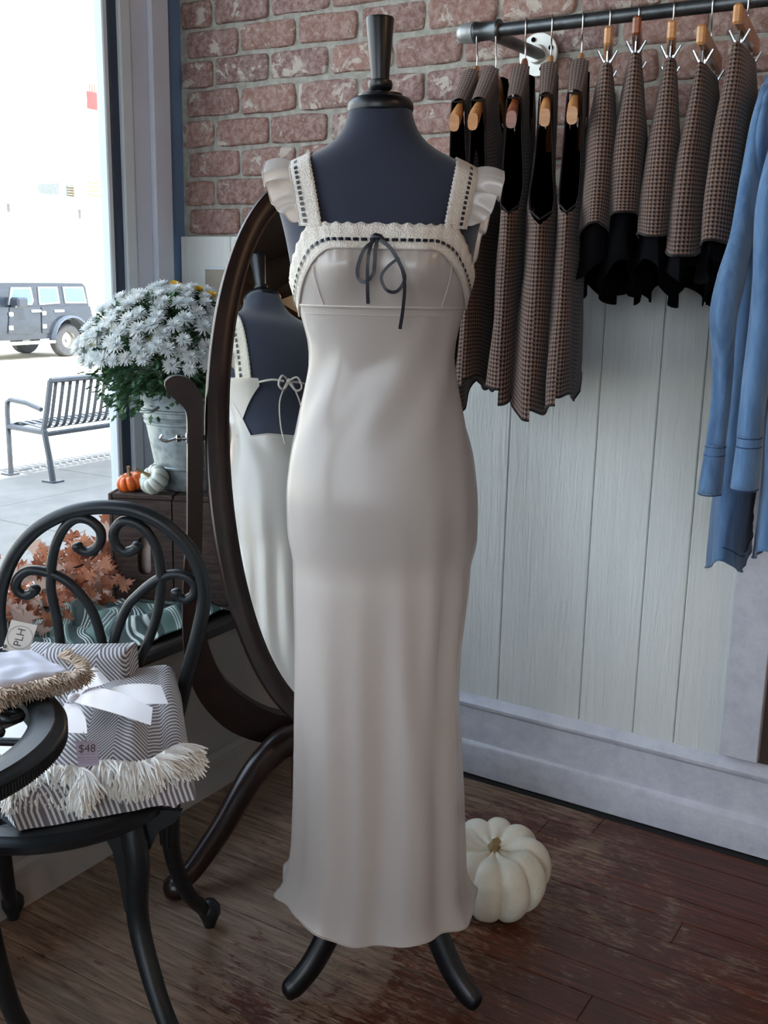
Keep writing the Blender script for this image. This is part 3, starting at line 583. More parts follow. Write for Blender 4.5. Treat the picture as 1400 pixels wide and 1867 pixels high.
folds = [(3, .6, .25), (5, 2.1, .30), (8, 4.0, .42), (11, 1.2, .30), (17, 3.3, .16)]
def skirt(u, v):
    a = 2*pi*u; s = sin(a)
    ztop = ZW if s > -.12 else lerp(ZW, ZB+.0, min(1, (-s-.12)/.5)) - .0
    zh = .172 + .008*sin(3*a+.5)+.006*sin(5*a+2)+(.028 if cos(a) < 0 else -.006)*abs(cos(a))**4
    z = lerp(zh, ztop, v); hw, fr, bk, uo = stable(DRESS, z)[:4]
    low = max(0, (.86-z)/.70); amp = .001+.021*min(low, .55)**1.2
    f = sum(A*sin(k*a+ph+.9*z*(k % 3-1)) for k, ph, A in folds)*amp
    # drag lines falling from the hips and from the waist
    f += .0022*math.exp(-((z-1.12)/.07)**2)*sin(9*a+z*34)
    f += .0045*math.exp(-((z-.70)/.20)**2)*sin(15*a-z*9)*(.5+.5*sin(2*a+.6))
    f -= .0035*math.exp(-((z-.825)/.03)**2)*(1 if s > 0 else .5)
    flare = .012*max(0, 1-(z-zh)/.05)**2*(.3+abs(cos(a)))
    hemroll = .0
    e = 2/lerp(2.1, PW, min(1, z)); c = cos(a)
    off = f+flare+.0015
    return L((hw+off)*math.copysign(abs(c)**e, c)+uo, ((fr if s >= 0 else bk)+off)*math.copysign(abs(s)**e, s), z)
sk = MB(); sk.grid(skirt, 160, 150, cu=True); sk.build('skirt', SATIN, dr, smooth=80)
MB().tube([skirt(k/160, 0.0) for k in range(160)], .0016, 6, closed=True).build('hem', SATIN, dr, smooth=80)
MB().tube([skirt(k/160, .999)+V3((0, 0, 0)) for k in range(160)], .0018, 6, closed=True).build('waist_seam', SATIN, dr, smooth=80)
# bodice front: from empire seam up to the lace; top curve drops towards the underarm
def ztop(u):                                      # upper edge of the lace band over the front
    a = abs(u-.004); return 1.389 if a < .105 else 1.389-.078*((a-.105)/.049)**1.35
def zlace(u):                                     # lower edge of the lace band
    a = abs(u-.004); return 1.352 if a < .075 else 1.352-.088*min(1.25, (a-.075)/.076)**1.7
def dsurf(u, z, off=0.0):
    hw, fr, bk = stable(DRESS, z)[:3]; uu = max(-hw*.9999, min(hw*.9999, u))
    return L(u, sec(DRESS, z, uu)+bust(u, z)+off, z)
def dang(a, z, off=0.0):                           # by angle: a=90 deg front, 0 right, 180 left
    hw, fr, bk = stable(DRESS, z)[:3]; c, s = cos(a), sin(a); e = 2/PW
    u = (hw+off)*math.copysign(abs(c)**e, c); dd = (fr if s >= 0 else bk)+off; d = dd*math.copysign(abs(s)**e, s)
    if s > 0: d += bust(u, z)*s**.5
    return L(u, d, z)
def zt_a(a):
    hw = .157; c = cos(a); u = hw*math.copysign(abs(c)**(2/PW), c)
    return (ztop(u), zlace(u)) if sin(a) >= 0 else (ztop(math.copysign(.157, u)), zlace(math.copysign(.157, u)))
A0, A1 = rad(-6), rad(186)
def bod(u, v):
    a = lerp(A0, A1, u); z1 = zt_a(a)[1]+.002; z = lerp(ZW-.002, z1, v)
    g = .0012*sin(60*u*pi)*v**4*(1 if abs(cos(a)) < .6 else .3)       # little gathers under the lace
    return dang(a, z, .0015+g+.0006*sin(9*a+z*50))
bo = MB(); bo.grid(bod, 120, 24); bo.build('bodice', SATIN, dr, smooth=80)
MB().tube([dang(lerp(A0, A1, i/70), ZW+.001, .003) for i in range(71)], .0016, 6).build('empire_seam', SATIN, dr)
MB().tube([dang(lerp(A0, A1, i/70), ZW-.012, .0022) for i in range(71)], .0008, 5).build('empire_stitching', SATIN, dr)
for s_ in (-1, 1):
    MB().tube([dsurf(s_*.108+.004+(s_*-.008 if 0 else s_*-.016)*t**1.5, lerp(zlace(s_*.108)-.002, ZW, t), .003) for t in [i/10 for i in range(11)]], .0011, 5).build('princess_seam', SATIN, dr)
lc = MB(); lc.grid(lambda u, v: dang(lerp(A0, A1, u), lerp(zt_a(lerp(A0, A1, u))[1]-.002, zt_a(lerp(A0, A1, u))[0]+(.0016*sin(u*190) if v > .99 else 0), v), .0032+.0006*sin(u*150)*v), 200, 6)
lc.build('lace_band', LACE, dr, smooth=80, solid=.0016)
MB().tube([dang(lerp(A0, A1, i/90), zt_a(lerp(A0, A1, i/90))[1]-.001, .0042) for i in range(91)], .0013, 6).build('band_piping', SATIN, dr)
# straps over the shoulders and down the back
def zridge(u):
    lo, hi = 1.455, 1.567
    for _ in range(24):
        m_ = (lo+hi)/2
        if stable(BODY, m_)[0] > abs(u)+.0015: lo = m_
        else: hi = m_
    return lo
def bsurf(u, z, back, off):
    hw = stable(BODY, z)[0]; uu = max(-hw*.998, min(hw*.998, u))
    d = sec(BODY, z, uu, back, off)
    return L(u, d, z)
def strap_path(s_, w, t, off=.005):                # t 0..1 from front band over the shoulder to the back; w 0 inner .. 1 outer
    inner = lerp(.094, .116, min(1, t/.45)) if t < .5 else lerp(.116, .098, (t-.5)/.5); outer = lerp(.130, .149, min(1, t/.45)) if t < .5 else lerp(.149, .132, (t-.5)/.5)
    u = s_*lerp(inner, outer, w)+.005; zr_ = zridge(u)
    if t < .42: return dsurf2(u, lerp(1.384, zr_-.012, t/.42), False, off)
    if t < .54:
        q = (t-.42)/.12; a, b_ = dsurf2(u, zr_-.012, False, off), dsurf2(u, zr_-.012, True, off); p = a.lerp(b_, q); p.z += .017*sin(pi*q); return p
    return dsurf2(u, lerp(zr_-.012, 1.285, (t-.54)/.46), True, off)
def dsurf2(u, z, back, off):
    p = bsurf(u, z, back, off)
    if not back:
        k = min(1, max(0, (1.46-z)/.08)); q = dsurf(u, min(z, 1.43), off-.001); 
        if z < 1.42: p = p.lerp(q, k)
    return p
for s_ in (-1, 1):
    st = MB(); st.grid(lambda u, v: strap_path(s_, u+(.03*sin(v*230) if u < .01 else 0), v, .0055), 6, 90); so_ = st.build('strap', LACE, dr, smooth=80, solid=.0016)
    MB().tube([strap_path(s_, 1.0, i/60, .0062) for i in range(61)], .0013, 6).build('strap_edge', SATIN, so_)
    rb = MB()
    for i in range(26):                            # black ribbon threaded through the lace
        t0, t1 = (i+.18)/26*.97+.015, (i+.80)/26*.97+.015
        A = [strap_path(s_, .66, lerp(t0, t1, k/3), .0075+.001*sin(pi*k/3)) for k in range(4)]; B = [strap_path(s_, .80, lerp(t0, t1, k/3), .0075+.001*sin(pi*k/3)) for k in range(4)]
        rb.band(A, B, (FD*.0006 if t0 < .5 else -FD*.0006))
    rb.build('threaded_ribbon', BLKRIB, so_)
    def ruff(u, v):                                # u across from strap to free edge, v along the strap
        t = lerp(.03, .93, v); base = strap_path(s_, 1.0, t, .005)
        wd = .060*sin(pi*min(1, v*1.02))**.55*(1-.25*v)
        drop = (-.10*u*u)*wd/.06*.22
        wav = u**.8*(.012*sin(v*31+s_)+.008*sin(v*53+1.3*s_))*min(1, v*8)*min(1, (1-v)*8)
        n1 = WD*s_; fwd = FD*(.45 if v < .42 else lerp(.45, -.5, min(1, (v-.42)/.25)))
        return base+n1*(wd*u*.80)+fwd*(wd*u*.35+wav)+V3((0, 0, drop+wav*.5+.012*u*sin(pi*v)))
    rf = MB(); rf.grid(ruff, 12, 150); rfo = rf.build('ruffle', SATIN, dr, smooth=80)
    MB().tube([ruff(1, i/150) for i in range(151)], .0010, 5).build('ruffle_hem', SATIN, rfo, smooth=80)
rb = MB(); NB = 46
for i in range(NB):
    a0, a1 = lerp(A0+.12, A1-.12, (i+.14)/NB), lerp(A0+.12, A1-.12, (i+.86)/NB); A = []; B = []
    for k in range(4):
        a = lerp(a0, a1, k/3); t_, l_ = zt_a(a); zz = lerp(l_, t_, .34); o_ = .0058+.001*sin(pi*k/3); A.append(dang(a, zz+.0024, o_)); B.append(dang(a, zz-.0024, o_))
    rb.band(A, B, FD*.0006)
rb.build('threaded_ribbon', BLKRIB, dr)
# bow
def fr(px, py, d=.0): # point just in front of the bodice for a photo pixel
    p = onp(px, py, L(0, .135+d, 1.33), FD); return p
bw = MB()
def ribbon(pts, wds, mb=None, off=.0, n=5):
    P = spline(pts, n); T = [(P[min(i+1, len(P)-1)]-P[max(0, i-1)]).normalized() for i in range(len(P))]
    N = [t.cross(FD).normalized() for t in T]; Wd = [lerp(wds[0], wds[1], i/(len(P)-1)) for i in range(len(P))]
    (mb or bw).band([p+n_*w_ for p, n_, w_ in zip(P, N, Wd)], [p-n_*w_ for p, n_, w_ in zip(P, N, Wd)], FD*.0007)
ribbon([fr(688, 434, .008), fr(664, 455, .013), fr(652, 488, .011), fr(654, 508, .01), fr(666, 514, .012), fr(680, 500, .016), fr(683, 480, .014), fr(685, 450, .012), fr(690, 434, .01)], (.0026, .0030))
ribbon([fr(690, 434, .008), fr(714, 455, .013), fr(735, 495, .011), fr(736, 515, .01), fr(722, 532, .012), fr(704, 528, .015), (fr(695, 505, .013)), fr(708, 485, .013), fr(728, 470, .012)], (.003, .0022))
ribbon([fr(680, 436, .012), fr(671, 470, .018), fr(670, 520, .014), fr(671, 554, .008)], (.0024, .0028)); ribbon([fr(692, 436, .012), fr(722, 466, .016), fr(737, 510, .013), fr(735, 560, .0), fr(729, 600, -.012)], (.0022, .0028))
bwo = bw.build('bow', BLKRIB, dr, smooth=60)
MB().tube([fr(677, 433, .006), fr(684, 431, .009), fr(693, 433, .009), fr(700, 438, .007)], [.0035, .0055, .0052, .003], 8).build('knot', BLKRIB, bwo, smooth=60)
# back: side wings narrowing to ties knotted at the centre back
for s_ in (-1, 1):
    aS = rad(-4) if s_ > 0 else rad(184); aE = rad(-62) if s_ > 0 else rad(242)
    def wing(u, v):
        a = lerp(aS, aE, v); zt1 = lerp(zt_a(rad(0))[0]+.0, 1.288, v**.5); zb1 = lerp(ZW-.004 if v < .02 else ZW-.01-.10*0, 1.27, v) ; zb1 = lerp(1.14, 1.268, min(1, v*1.0)**1.0)
        return dang(a, lerp(zb1, zt1, u), .0022)
    wg = MB(); wg.grid(wing, 8, 30); wg.build('back_wing', SATIN, dr, smooth=80)
    e0 = wing(.5, 1); P = spline([tuple(e0), tuple(L(s_*.045, -.098, 1.281)), tuple(L(s_*.012, -.102, 1.279))], 5); MB().tube(P, .0032, 8, flat=.5).build('tie', SATIN, dr, smooth=80)
    P = spline([tuple(L(0, -.105, 1.279)), tuple(L(s_*.022, -.115, 1.288)), tuple(L(s_*.034, -.112, 1.262)), tuple(L(s_*.018, -.108, 1.252)), tuple(L(0, -.106, 1.275))], 6); MB().tube(P, .0030, 8, flat=.6).build('tie_loop', SATIN, dr, smooth=80)
    P = spline([tuple(L(s_*.006, -.108, 1.276)), tuple(L(s_*.03, -.100, 1.22)), tuple(L(s_*.033, -.096, 1.15)), tuple(L(s_*.028, -.10, 1.10 if s_ < 0 else 1.05))], 6); MB().tube(P, .0026, 8, flat=.6).build('tie_end', SATIN, dr, smooth=80)
MB().lathe([(0, -.007), (.006, -.004), (.007, 0), (.006, .004), (0, .007)], L(0, -.106, 1.279), WD, 12).build('tie_knot', SATIN, dr)
# ================================================================== CHEVAL MIRROR
MC = V3((-1.3233, 1.848, .929)); my, mt_ = rad(-43.1), rad(14.5)
NH = V3((cos(my), sin(my), 0)); MW = V3((-sin(my), cos(my), 0)); MN = NH*cos(mt_)+V3((0, 0, sin(mt_))); MU = MN.cross(MW)
EA, EB = .236, .612
cm = thing('cheval_mirror', (MC.x, MC.y, 0), 'tall oval standing mirror in dark mahogany frame behind the dress form', 'mirror')
def E(a, ra, rb, d=0): return MC+MW*(ra*cos(a))+MU*(rb*sin(a))+MN*d
fb = MB(); prof = [(0, -.012), (0, .010), (.004, .015), (.020, .0165), (.040, .014), (.046, .010), (.048, .004), (.052, .003), (.052, -.012)]
n = 96; np_ = len(prof)
V = [E(2*pi*i/n, EA-p[0], EB-p[0], p[1]) for i in range(n) for p in prof]; Fc = [(i*np_+j, ((i+1) % n)*np_+j, ((i+1) % n)*np_+(j+1) % np_, i*np_+(j+1) % np_) for i in range(n) for j in range(np_)]
fb.add(V, Fc); fb.build('frame', MAHOG, cm, smooth=40)
g = MB(); g.add([E(2*pi*i/n, EA-.047, EB-.047, .0025) for i in range(n)], [tuple(range(n))[::-1]]); go = g.build('mirror_glass', MIRROR, cm, smooth=0)
MB().prism([E(2*pi*i/n, EA-.02, EB-.02, -.018) for i in range(n)], MN*.008).build('back_panel', MAHOG, cm)
# correct glass orientation is irrelevant to a metallic surface
def ms(px, py): return onp(px, py, MC-NH*.012, NH)
OUT = [(341, 860), (341, 800), (340, 758), (334, 742), (323, 731), (310, 720), (303, 711), (300, 702), (302, 693), (312, 686), (326, 684), (341, 688), (354, 700), (364, 714), (369, 732), (369, 794), (369, 891), (367, 1000), (364, 1060), (366, 1110), (376, 1160), (391, 1204), (414, 1242), (452, 1273), (492, 1294), (539, 1304)]
OUT2 = [(539, 1350), (498, 1352), (452, 1343), (406, 1320), (365, 1276), (342, 1227), (335, 1187), (332, 1106), (336, 1022), (341, 973)]
P1 = [tuple(ms(*p)) for p in OUT]; P2 = [tuple(ms(*p)) for p in OUT2]
def w2d(p): q = V3(p)-MC; return (q.dot(MW), q.z)
poly = [w2d(p) for p in spline(P1, 3)]+[(0, w2d(P1[-1])[1]-.004), (0, w2d(P2[0])[1]-.004)]+[w2d(p) for p in spline(P2, 3)]
def wpt(a, z, d): return MC+MW*a+V3((0, 0, z))+NH*d
for s_, nm in ((1, 'upright'), (-1, 'upright')):
    MB().prism([wpt(a*s_, z, -.030) for a, z in poly], NH*.034).build(nm, MAHOG, cm, smooth=30)
zp = w2d(ms(372, 798))[1]
for s_ in (-1, 1):
    k = MB().lathe([(.0, -.004), (.012, -.004), (.012, 0), (.006, .002), (.005, .01), (.008, .012), (.008, .020), (.004, .022), (0, .022)], wpt(s_*(abs(w2d(P1[0])[0])+.0), zp, -.012), MW*s_, 16).build('pivot_bolt', CHROME, cm)
    R0 = abs(w2d(P1[0])[0])+.020; MB().tube(spline([tuple(wpt(s_*R0, zp, -.012)), tuple(wpt(s_*(R0+.022), zp-.006, -.012)), tuple(wpt(s_*(R0+.034), zp, -.012)), tuple(wpt(s_*(R0+.03), zp+.008, -.012))], 5), .003, 8).build('wing_screw', CHROME, k, smooth=60)
    MB().tube([wpt(s_*(EA-.004), zp, -.008), wpt(s_*(abs(w2d((P1[15]))[0])+.004), zp, -.012)], .006, 10).build('pivot_pin', IRON, cm)
zc = w2d(P2[0])[1]
MB().prism([wpt(a, z, -.034) for a, z in ((-.045, zc-.13), (.045, zc-.13), (.045, zc+.01), (-.045, zc+.01))], NH*.042).build('column', MAHOG, cm)
base = V3((MC.x, MC.y, 0))-NH*.012
for ft, rr in (((-1.415, 1.478), 1), (tuple((base+MW*.34+NH*.14).xy), 1), (tuple((base-NH*.12+MW*.18).xy), 1)):
    q = V3((ft[0], ft[1], 0)); dv = q-base; R = dv.length; dv.normalize(); c = base
    P = spline([tuple(c+dv*0+V3((0, 0, .245))), tuple(c+dv*R*.22+V3((0, 0, .262))), tuple(c+dv*R*.45+V3((0, 0, .215))), tuple(c+dv*R*.68+V3((0, 0, .12))), tuple(c+dv*R*.88+V3((0, 0, .052))), tuple(c+dv*R*.97+V3((0, 0, .034)))], 6)
    n_ = len(P); lg = MB().tube(P, [lerp(.040, .021, i/n_) for i in range(n_)], 14, flat=.85, up=(0, 0, 1)).build('leg', MAHOG, cm, smooth=60)
    MB().lathe([(0, 0), (.016, .002), (.026, .012), (.029, .026), (.026, .042), (.014, .052), (0, .054)], q, (0, 0, 1), 20).build('ball_foot', MAHOG, lg, smooth=60)
# ================================================================== CRATE, BUCKET OF FLOWERS, SMALL PUMPKINS
ca = V3((-1.962, 1.886, SZ)); cdx = V3((.857, .516, 0)); cdx = (V3((-1.708, 1.985, 0))-V3((-1.952, 1.868, 0))).normalized(); cdy = V3((-cdx.y, cdx.x, 0))
CM = Matrix((cdx, cdy, V3((0, 0, 1)))).transposed().to_4x4(); c00 = at(216, 1110, 2.70); c00 = V3((-1.968, 1.862, SZ+.002)); CM.translation = c00
CW, CD, CHh = .335, .25, .302
cr0 = thing('wooden_crate', tuple(c00), 'dark weathered wooden crate stood on its side on the window sill, flower bucket on top', 'crate')
def cb(lo, hi, nm, c=.003): return MB().box(lo, hi, CM, c).build(nm, CRATE, cr0, smooth=0)
# end panel facing the room, two boards, the left one with a hand slot
sx0, sx1, sz0, sz1 = .062, .097, .088, .190
def rrect(x0, x1, z0, z1, r, n=6):
    P = []
    for cx_, cz_, a0 in ((x1-r, z1-r, 0), (x0+r, z1-r, pi/2), (x0+r, z0+r, pi), (x1-r, z0+r, 1.5*pi)): P += [(cx_+r*cos(a0+pi/2*i/n), cz_+r*sin(a0+pi/2*i/n)) for i in range(n+1)]
    return P
inner = rrect(sx0, sx1, sz0, sz1, .0172); N_ = len(inner); bx0, bx1, bz0, bz1 = .001, .155, .014, CHh-.014
def ray_box(p):
    cx_, cz_ = (sx0+sx1)/2, (sz0+sz1)/2; dx, dz = p[0]-cx_, p[1]-cz_; t = 1e9
    if dx > 1e-9: t = min(t, (bx1-cx_)/dx)
    if dx < -1e-9: t = min(t, (bx0-cx_)/dx)
    if dz > 1e-9: t = min(t, (bz1-cz_)/dz)
    if dz < -1e-9: t = min(t, (bz0-cz_)/dz)
    return (cx_+dx*t, cz_+dz*t)
outer = [ray_box(p) for p in inner]
for c_ in ((bx0, bz0), (bx0, bz1), (bx1, bz0), (bx1, bz1)):
    i = min(range(N_), key=lambda q: (outer[q][0]-c_[0])**2+(outer[q][1]-c_[1])**2); outer[i] = c_
slot = MB(); V = [CM @ V3((x, y, z)) for y in (0, .016) for (x, z) in inner+outer]; Fc = []
for i in range(N_):
    j = (i+1) % N_; Fc += [(i, j, N_+j, N_+i), (2*N_+i, 3*N_+i, 3*N_+j, 2*N_+j), (i, 2*N_+i, 2*N_+j, j), (N_+i, N_+j, 3*N_+j, 3*N_+i)]
slot.add(V, Fc); slot.build('end_board', CRATE, cr0, smooth=20)
cb((.157, 0, .014), (.30, .016, CHh-.014), 'end_board'); cb((.302, 0, .014), (CW-.001, .016, CHh-.014), 'end_board')
cb((0, -.001, CHh-.0135), (.16, CD, CHh), 'side_board'); cb((.163, -.001, CHh-.0135), (CW, CD, CHh), 'side_board'); cb((0, -.001, 0), (CW, CD, .0135), 'side_board')
cb((-.012, 0, .0), (0, CD, .098), 'bottom_board'); cb((-.012, 0, .102), (0, CD, .2), 'bottom_board'); cb((-.012, 0, .204), (0, CD, CHh), 'bottom_board'); cb((CW, 0, 0), (CW+.012, CD, CHh), 'bottom_board')
ZT = SZ+.002+CHh
def pumpkin(name, c, r, h, nl, tilt, mt_, label, stem, seed=1, irr=.05, cat='pumpkin', group=None):
    rr = random.Random(seed); t = thing(name, tuple(c), label, cat, group); M = Matrix.Translation(V3(c)+V3((0, 0, h*.5))) @ Matrix.Rotation(tilt[1], 4, 'Y') @ Matrix.Rotation(tilt[0], 4, 'X'); ph = rr.random()*6; amps = [1+rr.uniform(-irr, irr) for _ in range(nl)]
    def fn(u, v):
        a = 2*pi*u; b_ = -pi/2+pi*v; k = u*nl; q = abs(sin(pi*k)); rib = 1-.12*(1-q)**1.9*(cos(b_)**.5 if cos(b_) > 0 else 0)-.03*(1-q); s1 = max(0, cos(b_))
        R = r*(s1**.62)*rib*amps[int(k) % nl]**q
        z = h*.5*sin(b_)*(.93+.07*q); z -= h*.15*math.exp(-(s1/.30)**2)*(1 if b_ > 0 else -.7)
        n_ = 1+.02*mnoise.noise(V3((cos(a)*2+seed, sin(a)*2, v*3)))
        return M @ V3((R*cos(a+ph)*n_, R*sin(a+ph)*n_, z))
    mb = MB(); mb.grid(fn, nl*10, 36, cu=True); mb.build('flesh', mt_, t, smooth=80)
    ln, rw_, bend = stem; P = spline([tuple(M @ V3((0, 0, h*.32))), tuple(M @ V3((bend[0]*.25, bend[1]*.25, h*.36+ln*.35))), tuple(M @ V3((bend[0]*.7, bend[1]*.7, h*.36+ln*.75))), tuple(M @ V3((bend[0], bend[1], h*.36+ln)))], 5)
    n_ = len(P); rs = [rw_*(1.7-.9*min(1, i/(n_*.4))) if i < n_*.4 else rw_*(.8+.25*(i/n_)) for i in range(n_)]; st = MB(); st.tube(P, rs, 10); 
    st.v = [p+(p-P[min(n_-1, i//10)])*(.18 if i % 2 else -.08) for i, p in enumerate(st.v)]; st.build('stem', STALK, t, smooth=50); return t
pc = on(241, 874, 'z', ZT+.0); pumpkin('mini_pumpkin', tuple(CM @ V3((.035, .045, CHh))), .037, .046, 9, (rad(14), rad(-6)), PORANGE, 'small orange pumpkin on the crate in front of the flower bucket', (.026, .0042, (.006, .0, 0)), 5)
pumpkin('mini_pumpkin', tuple(CM @ V3((.101, .034, CHh+.004))), .0415, .058, 10, (rad(48), rad(-14)), PSAGE, 'small pale white pumpkin tipped forward on the crate beside the orange one', (.034, .0036, (-.016, .0, 0)), 8)
pk = thing('blush_pumpkin_dummy', (0, 0, 0), 'x', 'x'); bpy.data.objects.remove(pk)
pumpkin('squat_pumpkin', tuple(CM @ V3((.110, .118, .0145))), .096, .205, 9, (0, 0), PPINK, 'blush white pumpkin inside the crate, seen through its hand slot', (.03, .006, (.004, 0, 0)), 3)
# white pumpkin on the floor
wp_ = on(898, 1583, 'z', .085); wp_.z = 0
pumpkin('white_pumpkin', tuple(wp_), .122, .165, 10, (rad(9), rad(5)), PWHITE, 'big white pumpkin on the floor behind the hem of the dress', (.030, .0085, (.012, -.014, 0)), 12, .06)
# bucket with chrysanthemums
BC = CM @ V3((.172, .135, CHh)); fb_ = thing('flower_bucket', tuple(BC), 'galvanised bucket of white chrysanthemums on the wooden crate at the window', 'flowers')
BH = .262
bk = MB(); pr = [(.083, .0)]+[(lerp(.086, .134, z/BH)+e, z) for z, e in ((.002, 0), (.055, 0), (.058, .0035), (.062, .0035), (.065, 0), (.12, 0), (.172, 0), (.175, .004), (.180, .004), (.183, 0), (.187, .0035), (.191, .0035), (.194, 0), (.205, 0), (.208, .004), (.212, .004), (.215, 0), (.25, 0), (.256, .004), (.262, .004), (.263, 0))]
pr += [(r-.004 if i else r-.004, z) for i, (r, z) in enumerate([(.130, .262), (.10, .1), (.085, .01)])]
bk.lathe(pr, BC, (0, 0, 1), 56); bko = bk.build('bucket', GALV, fb_, smooth=40)
sv = (CAM-BC); sv.z = 0; sv.normalize(); ang = math.atan2(sv.y, sv.x)+rad(14); sdir = V3((cos(ang), sin(ang), 0))
MB().tube([BC+sdir*(lerp(.086, .134, z/BH)+.0015)+V3((0, 0, z)) for z in (.06, .12, .18, .235)], .0038, 6).build('seam', GALV, bko)
for s_ in (-1, 1):
    q = V3((cos(ang+pi/2*s_+.5), sin(ang+pi/2*s_+.5), 0)); tt = q.cross(V3((0, 0, 1)))
    MB().tube(spline([tuple(BC+q*.136+tt*.03+V3((0, 0, .225))), tuple(BC+q*.160+tt*.026+V3((0, 0, .215))), tuple(BC+q*.160-tt*.026+V3((0, 0, .215))), tuple(BC+q*.136-tt*.03+V3((0, 0, .225)))], 5), .004, 8).build('handle', GALV, bko, smooth=60)
FC_ = BC+V3((-.035, -.02, BH+.065)); rr = random.Random(21)
def dome(a, el, k=1.0):
    R = .232; return FC_+V3((cos(a)*cos(el)*R*k, sin(a)*cos(el)*R*k, sin(el)*.195*k-.01))
lf = MB()
def leafq(mb, p, d, ln, wd, up_):
    d = d.normalized(); s_ = d.cross(up_)
    if s_.length < 1e-3: s_ = d.cross(V3((1, 0, 0)))
    s_.normalize(); n_ = s_.cross(d)
    pts = [(0, 0), (.25, .35), (.4, .9), (.55, .45), (.72, .8), (.82, .3), (1, 0)]
    V = [p+d*(ln*a)+n_*(-.12*ln*a*a)+s_*(wd*b) for a, b in pts]+[p+d*(ln*a)+n_*(-.12*ln*a*a)-s_*(wd*b) for a, b in pts[1:-1][::-1]]
    mb.add(V, [(0, 1, 11), (1, 2, 10, 11), (2, 3, 9, 10), (3, 4, 8, 9), (4, 5, 7, 8), (5, 6, 7)])
for i in range(4600):
    a = rr.random()*2*pi; el = rr.uniform(-.72, 1.3); k = rr.uniform(.62, .98) if el > 0 else rr.uniform(.45, .97); p = dome(a, el, k)
    if el < -.2: p = p.lerp(BC+V3((0, 0, BH)), .12*rr.random())
    if p.z < BC.z+BH-.002 and (p-BC).xy.length < .17: p.z = BC.z+BH+rr.random()*.03
    if p.y > YB-.035 or p.x < XG+.01: continue
    d = (p-FC_)+V3((rr.gauss(0, .08), rr.gauss(0, .08), rr.gauss(0, .08))); leafq(lf, p, d, rr.uniform(.018, .034), rr.uniform(.006, .010), V3((rr.gauss(0, .4), rr.gauss(0, .4), 1)))
lf.build('foliage', GREEN, fb_, smooth=0, kind='stuff')
def flower_mesh(i, yellow=False, half=False):
    r = random.Random(300+i); mb = MB()
    for ring, (n_, R, el) in enumerate(((20, .0230, .02), (18, .0215, .36), (14, .017, .75), (9, .011, 1.15))):
        for j in range(n_):
            a = 2*pi*j/n_+r.uniform(-.12, .12)+ring*.2; e_ = el+r.uniform(-.12, .18); R_ = R*r.uniform(.85, 1.1); ca_, sa_ = cos(a), sin(a); wd = .00205
            def P(t, s): return V3((ca_*cos(e_)*R_*t-sa_*s, sa_*cos(e_)*R_*t+ca_*s, sin(e_)*R_*t+.004*t*t*(.3 if ring else -.8)))
            mb.add([P(.1, -wd*.4), P(.1, wd*.4), P(.62, wd), P(1, wd*.65), P(1, -wd*.65), P(.62, -wd)], [(0, 1, 2, 5), (5, 2, 3, 4)])
    me = bpy.data.meshes.new('flower'); me.from_pydata([tuple(p) for p in mb.v], [], mb.f); me.materials.append(PETALY if yellow else PETAL); me.materials.append(EYEY)
    if half:
        b0 = len(mb.v); 
    return me
FM = [flower_mesh(i) for i in range(5)]; FY = [flower_mesh(9, True)]
eye = bpy.data.meshes.new('eye'); q = MB().lathe([(0, .002), (.006, .0035), (.005, .007), (0, .0085)], seg=10, caps=False); eye.from_pydata([tuple(p) for p in q.v], [], q.f); eye.materials.append(EYEY)
cnt = 0; placed = []
def put_flower(p, nrm, me, sc, withstem=True, eyed=False):
    global cnt
    o = bpy.data.objects.new('flower', me); COL.objects.link(o); o.parent = fb_; o.location = p-ORG[fb_.name]; o.rotation_euler = nrm.to_track_quat('Z', 'Y').to_euler(); o.scale = (sc,)*3; cnt += 1
    if eyed: e_ = bpy.data.objects.new('eye', eye); COL.objects.link(e_); e_.parent = o
for i in range(2600):
    if cnt >= 250: break
    a = rr.random()*2*pi; el = rr.uniform(.05, 1.45); 
    if rr.random() > cos(el)+.12: continue
    p = dome(a, el, rr.uniform(.97, 1.07)); tocam = (CAM-p).normalized(); out = (p-FC_).normalized()
    if min([(p-q_).length for q_ in placed] or [9]) < .0235: continue
    if p.y > YB-.05 or p.x < XG+.03: continue
    placed.append(p); put_flower(p, (out+V3((0, 0, .55))).normalized(), FM[cnt % 5], rr.uniform(.85, 1.15))
stems = MB()
for px, py, D, eyed in ((170, 628, 2.60, 1), (182, 640, 2.59, 1), (160, 622, 2.62, 1), (252, 622, 2.60, 1), (272, 618, 2.60, 1), (291, 612, 2.6, 0), (277, 645, 2.6, 1), (325, 620, 2.62, 0), (338, 605, 2.62, 0), (172, 608, 2.62, 0), (212, 606, 2.58, 0), (202, 600, 2.58, 0), (239, 604, 2.6, 0), (370, 588, 2.66, 0)):
    p = at(px, py, D); nrm = ((CAM-p).normalized()+V3((-.3, 0, .3+.2*rr.random()))).normalized(); put_flower(p, nrm, FM[cnt % 5], .95, True, bool(eyed)); stems.tube([p, p-V3((0, 0, .03))+(FC_-p)*.12, p+(FC_-p)*.45-V3((0, 0, .06))], .0011, 5)
stems.build('stems', STEMG, fb_, kind='stuff')
for px, py in ((317, 520), (324, 523), (329, 527), (355, 531), (362, 529), (380, 539), (387, 540)): put_flower(at(px, py, 2.66), V3((.2, -.3, .9)).normalized(), FY[0], .72)
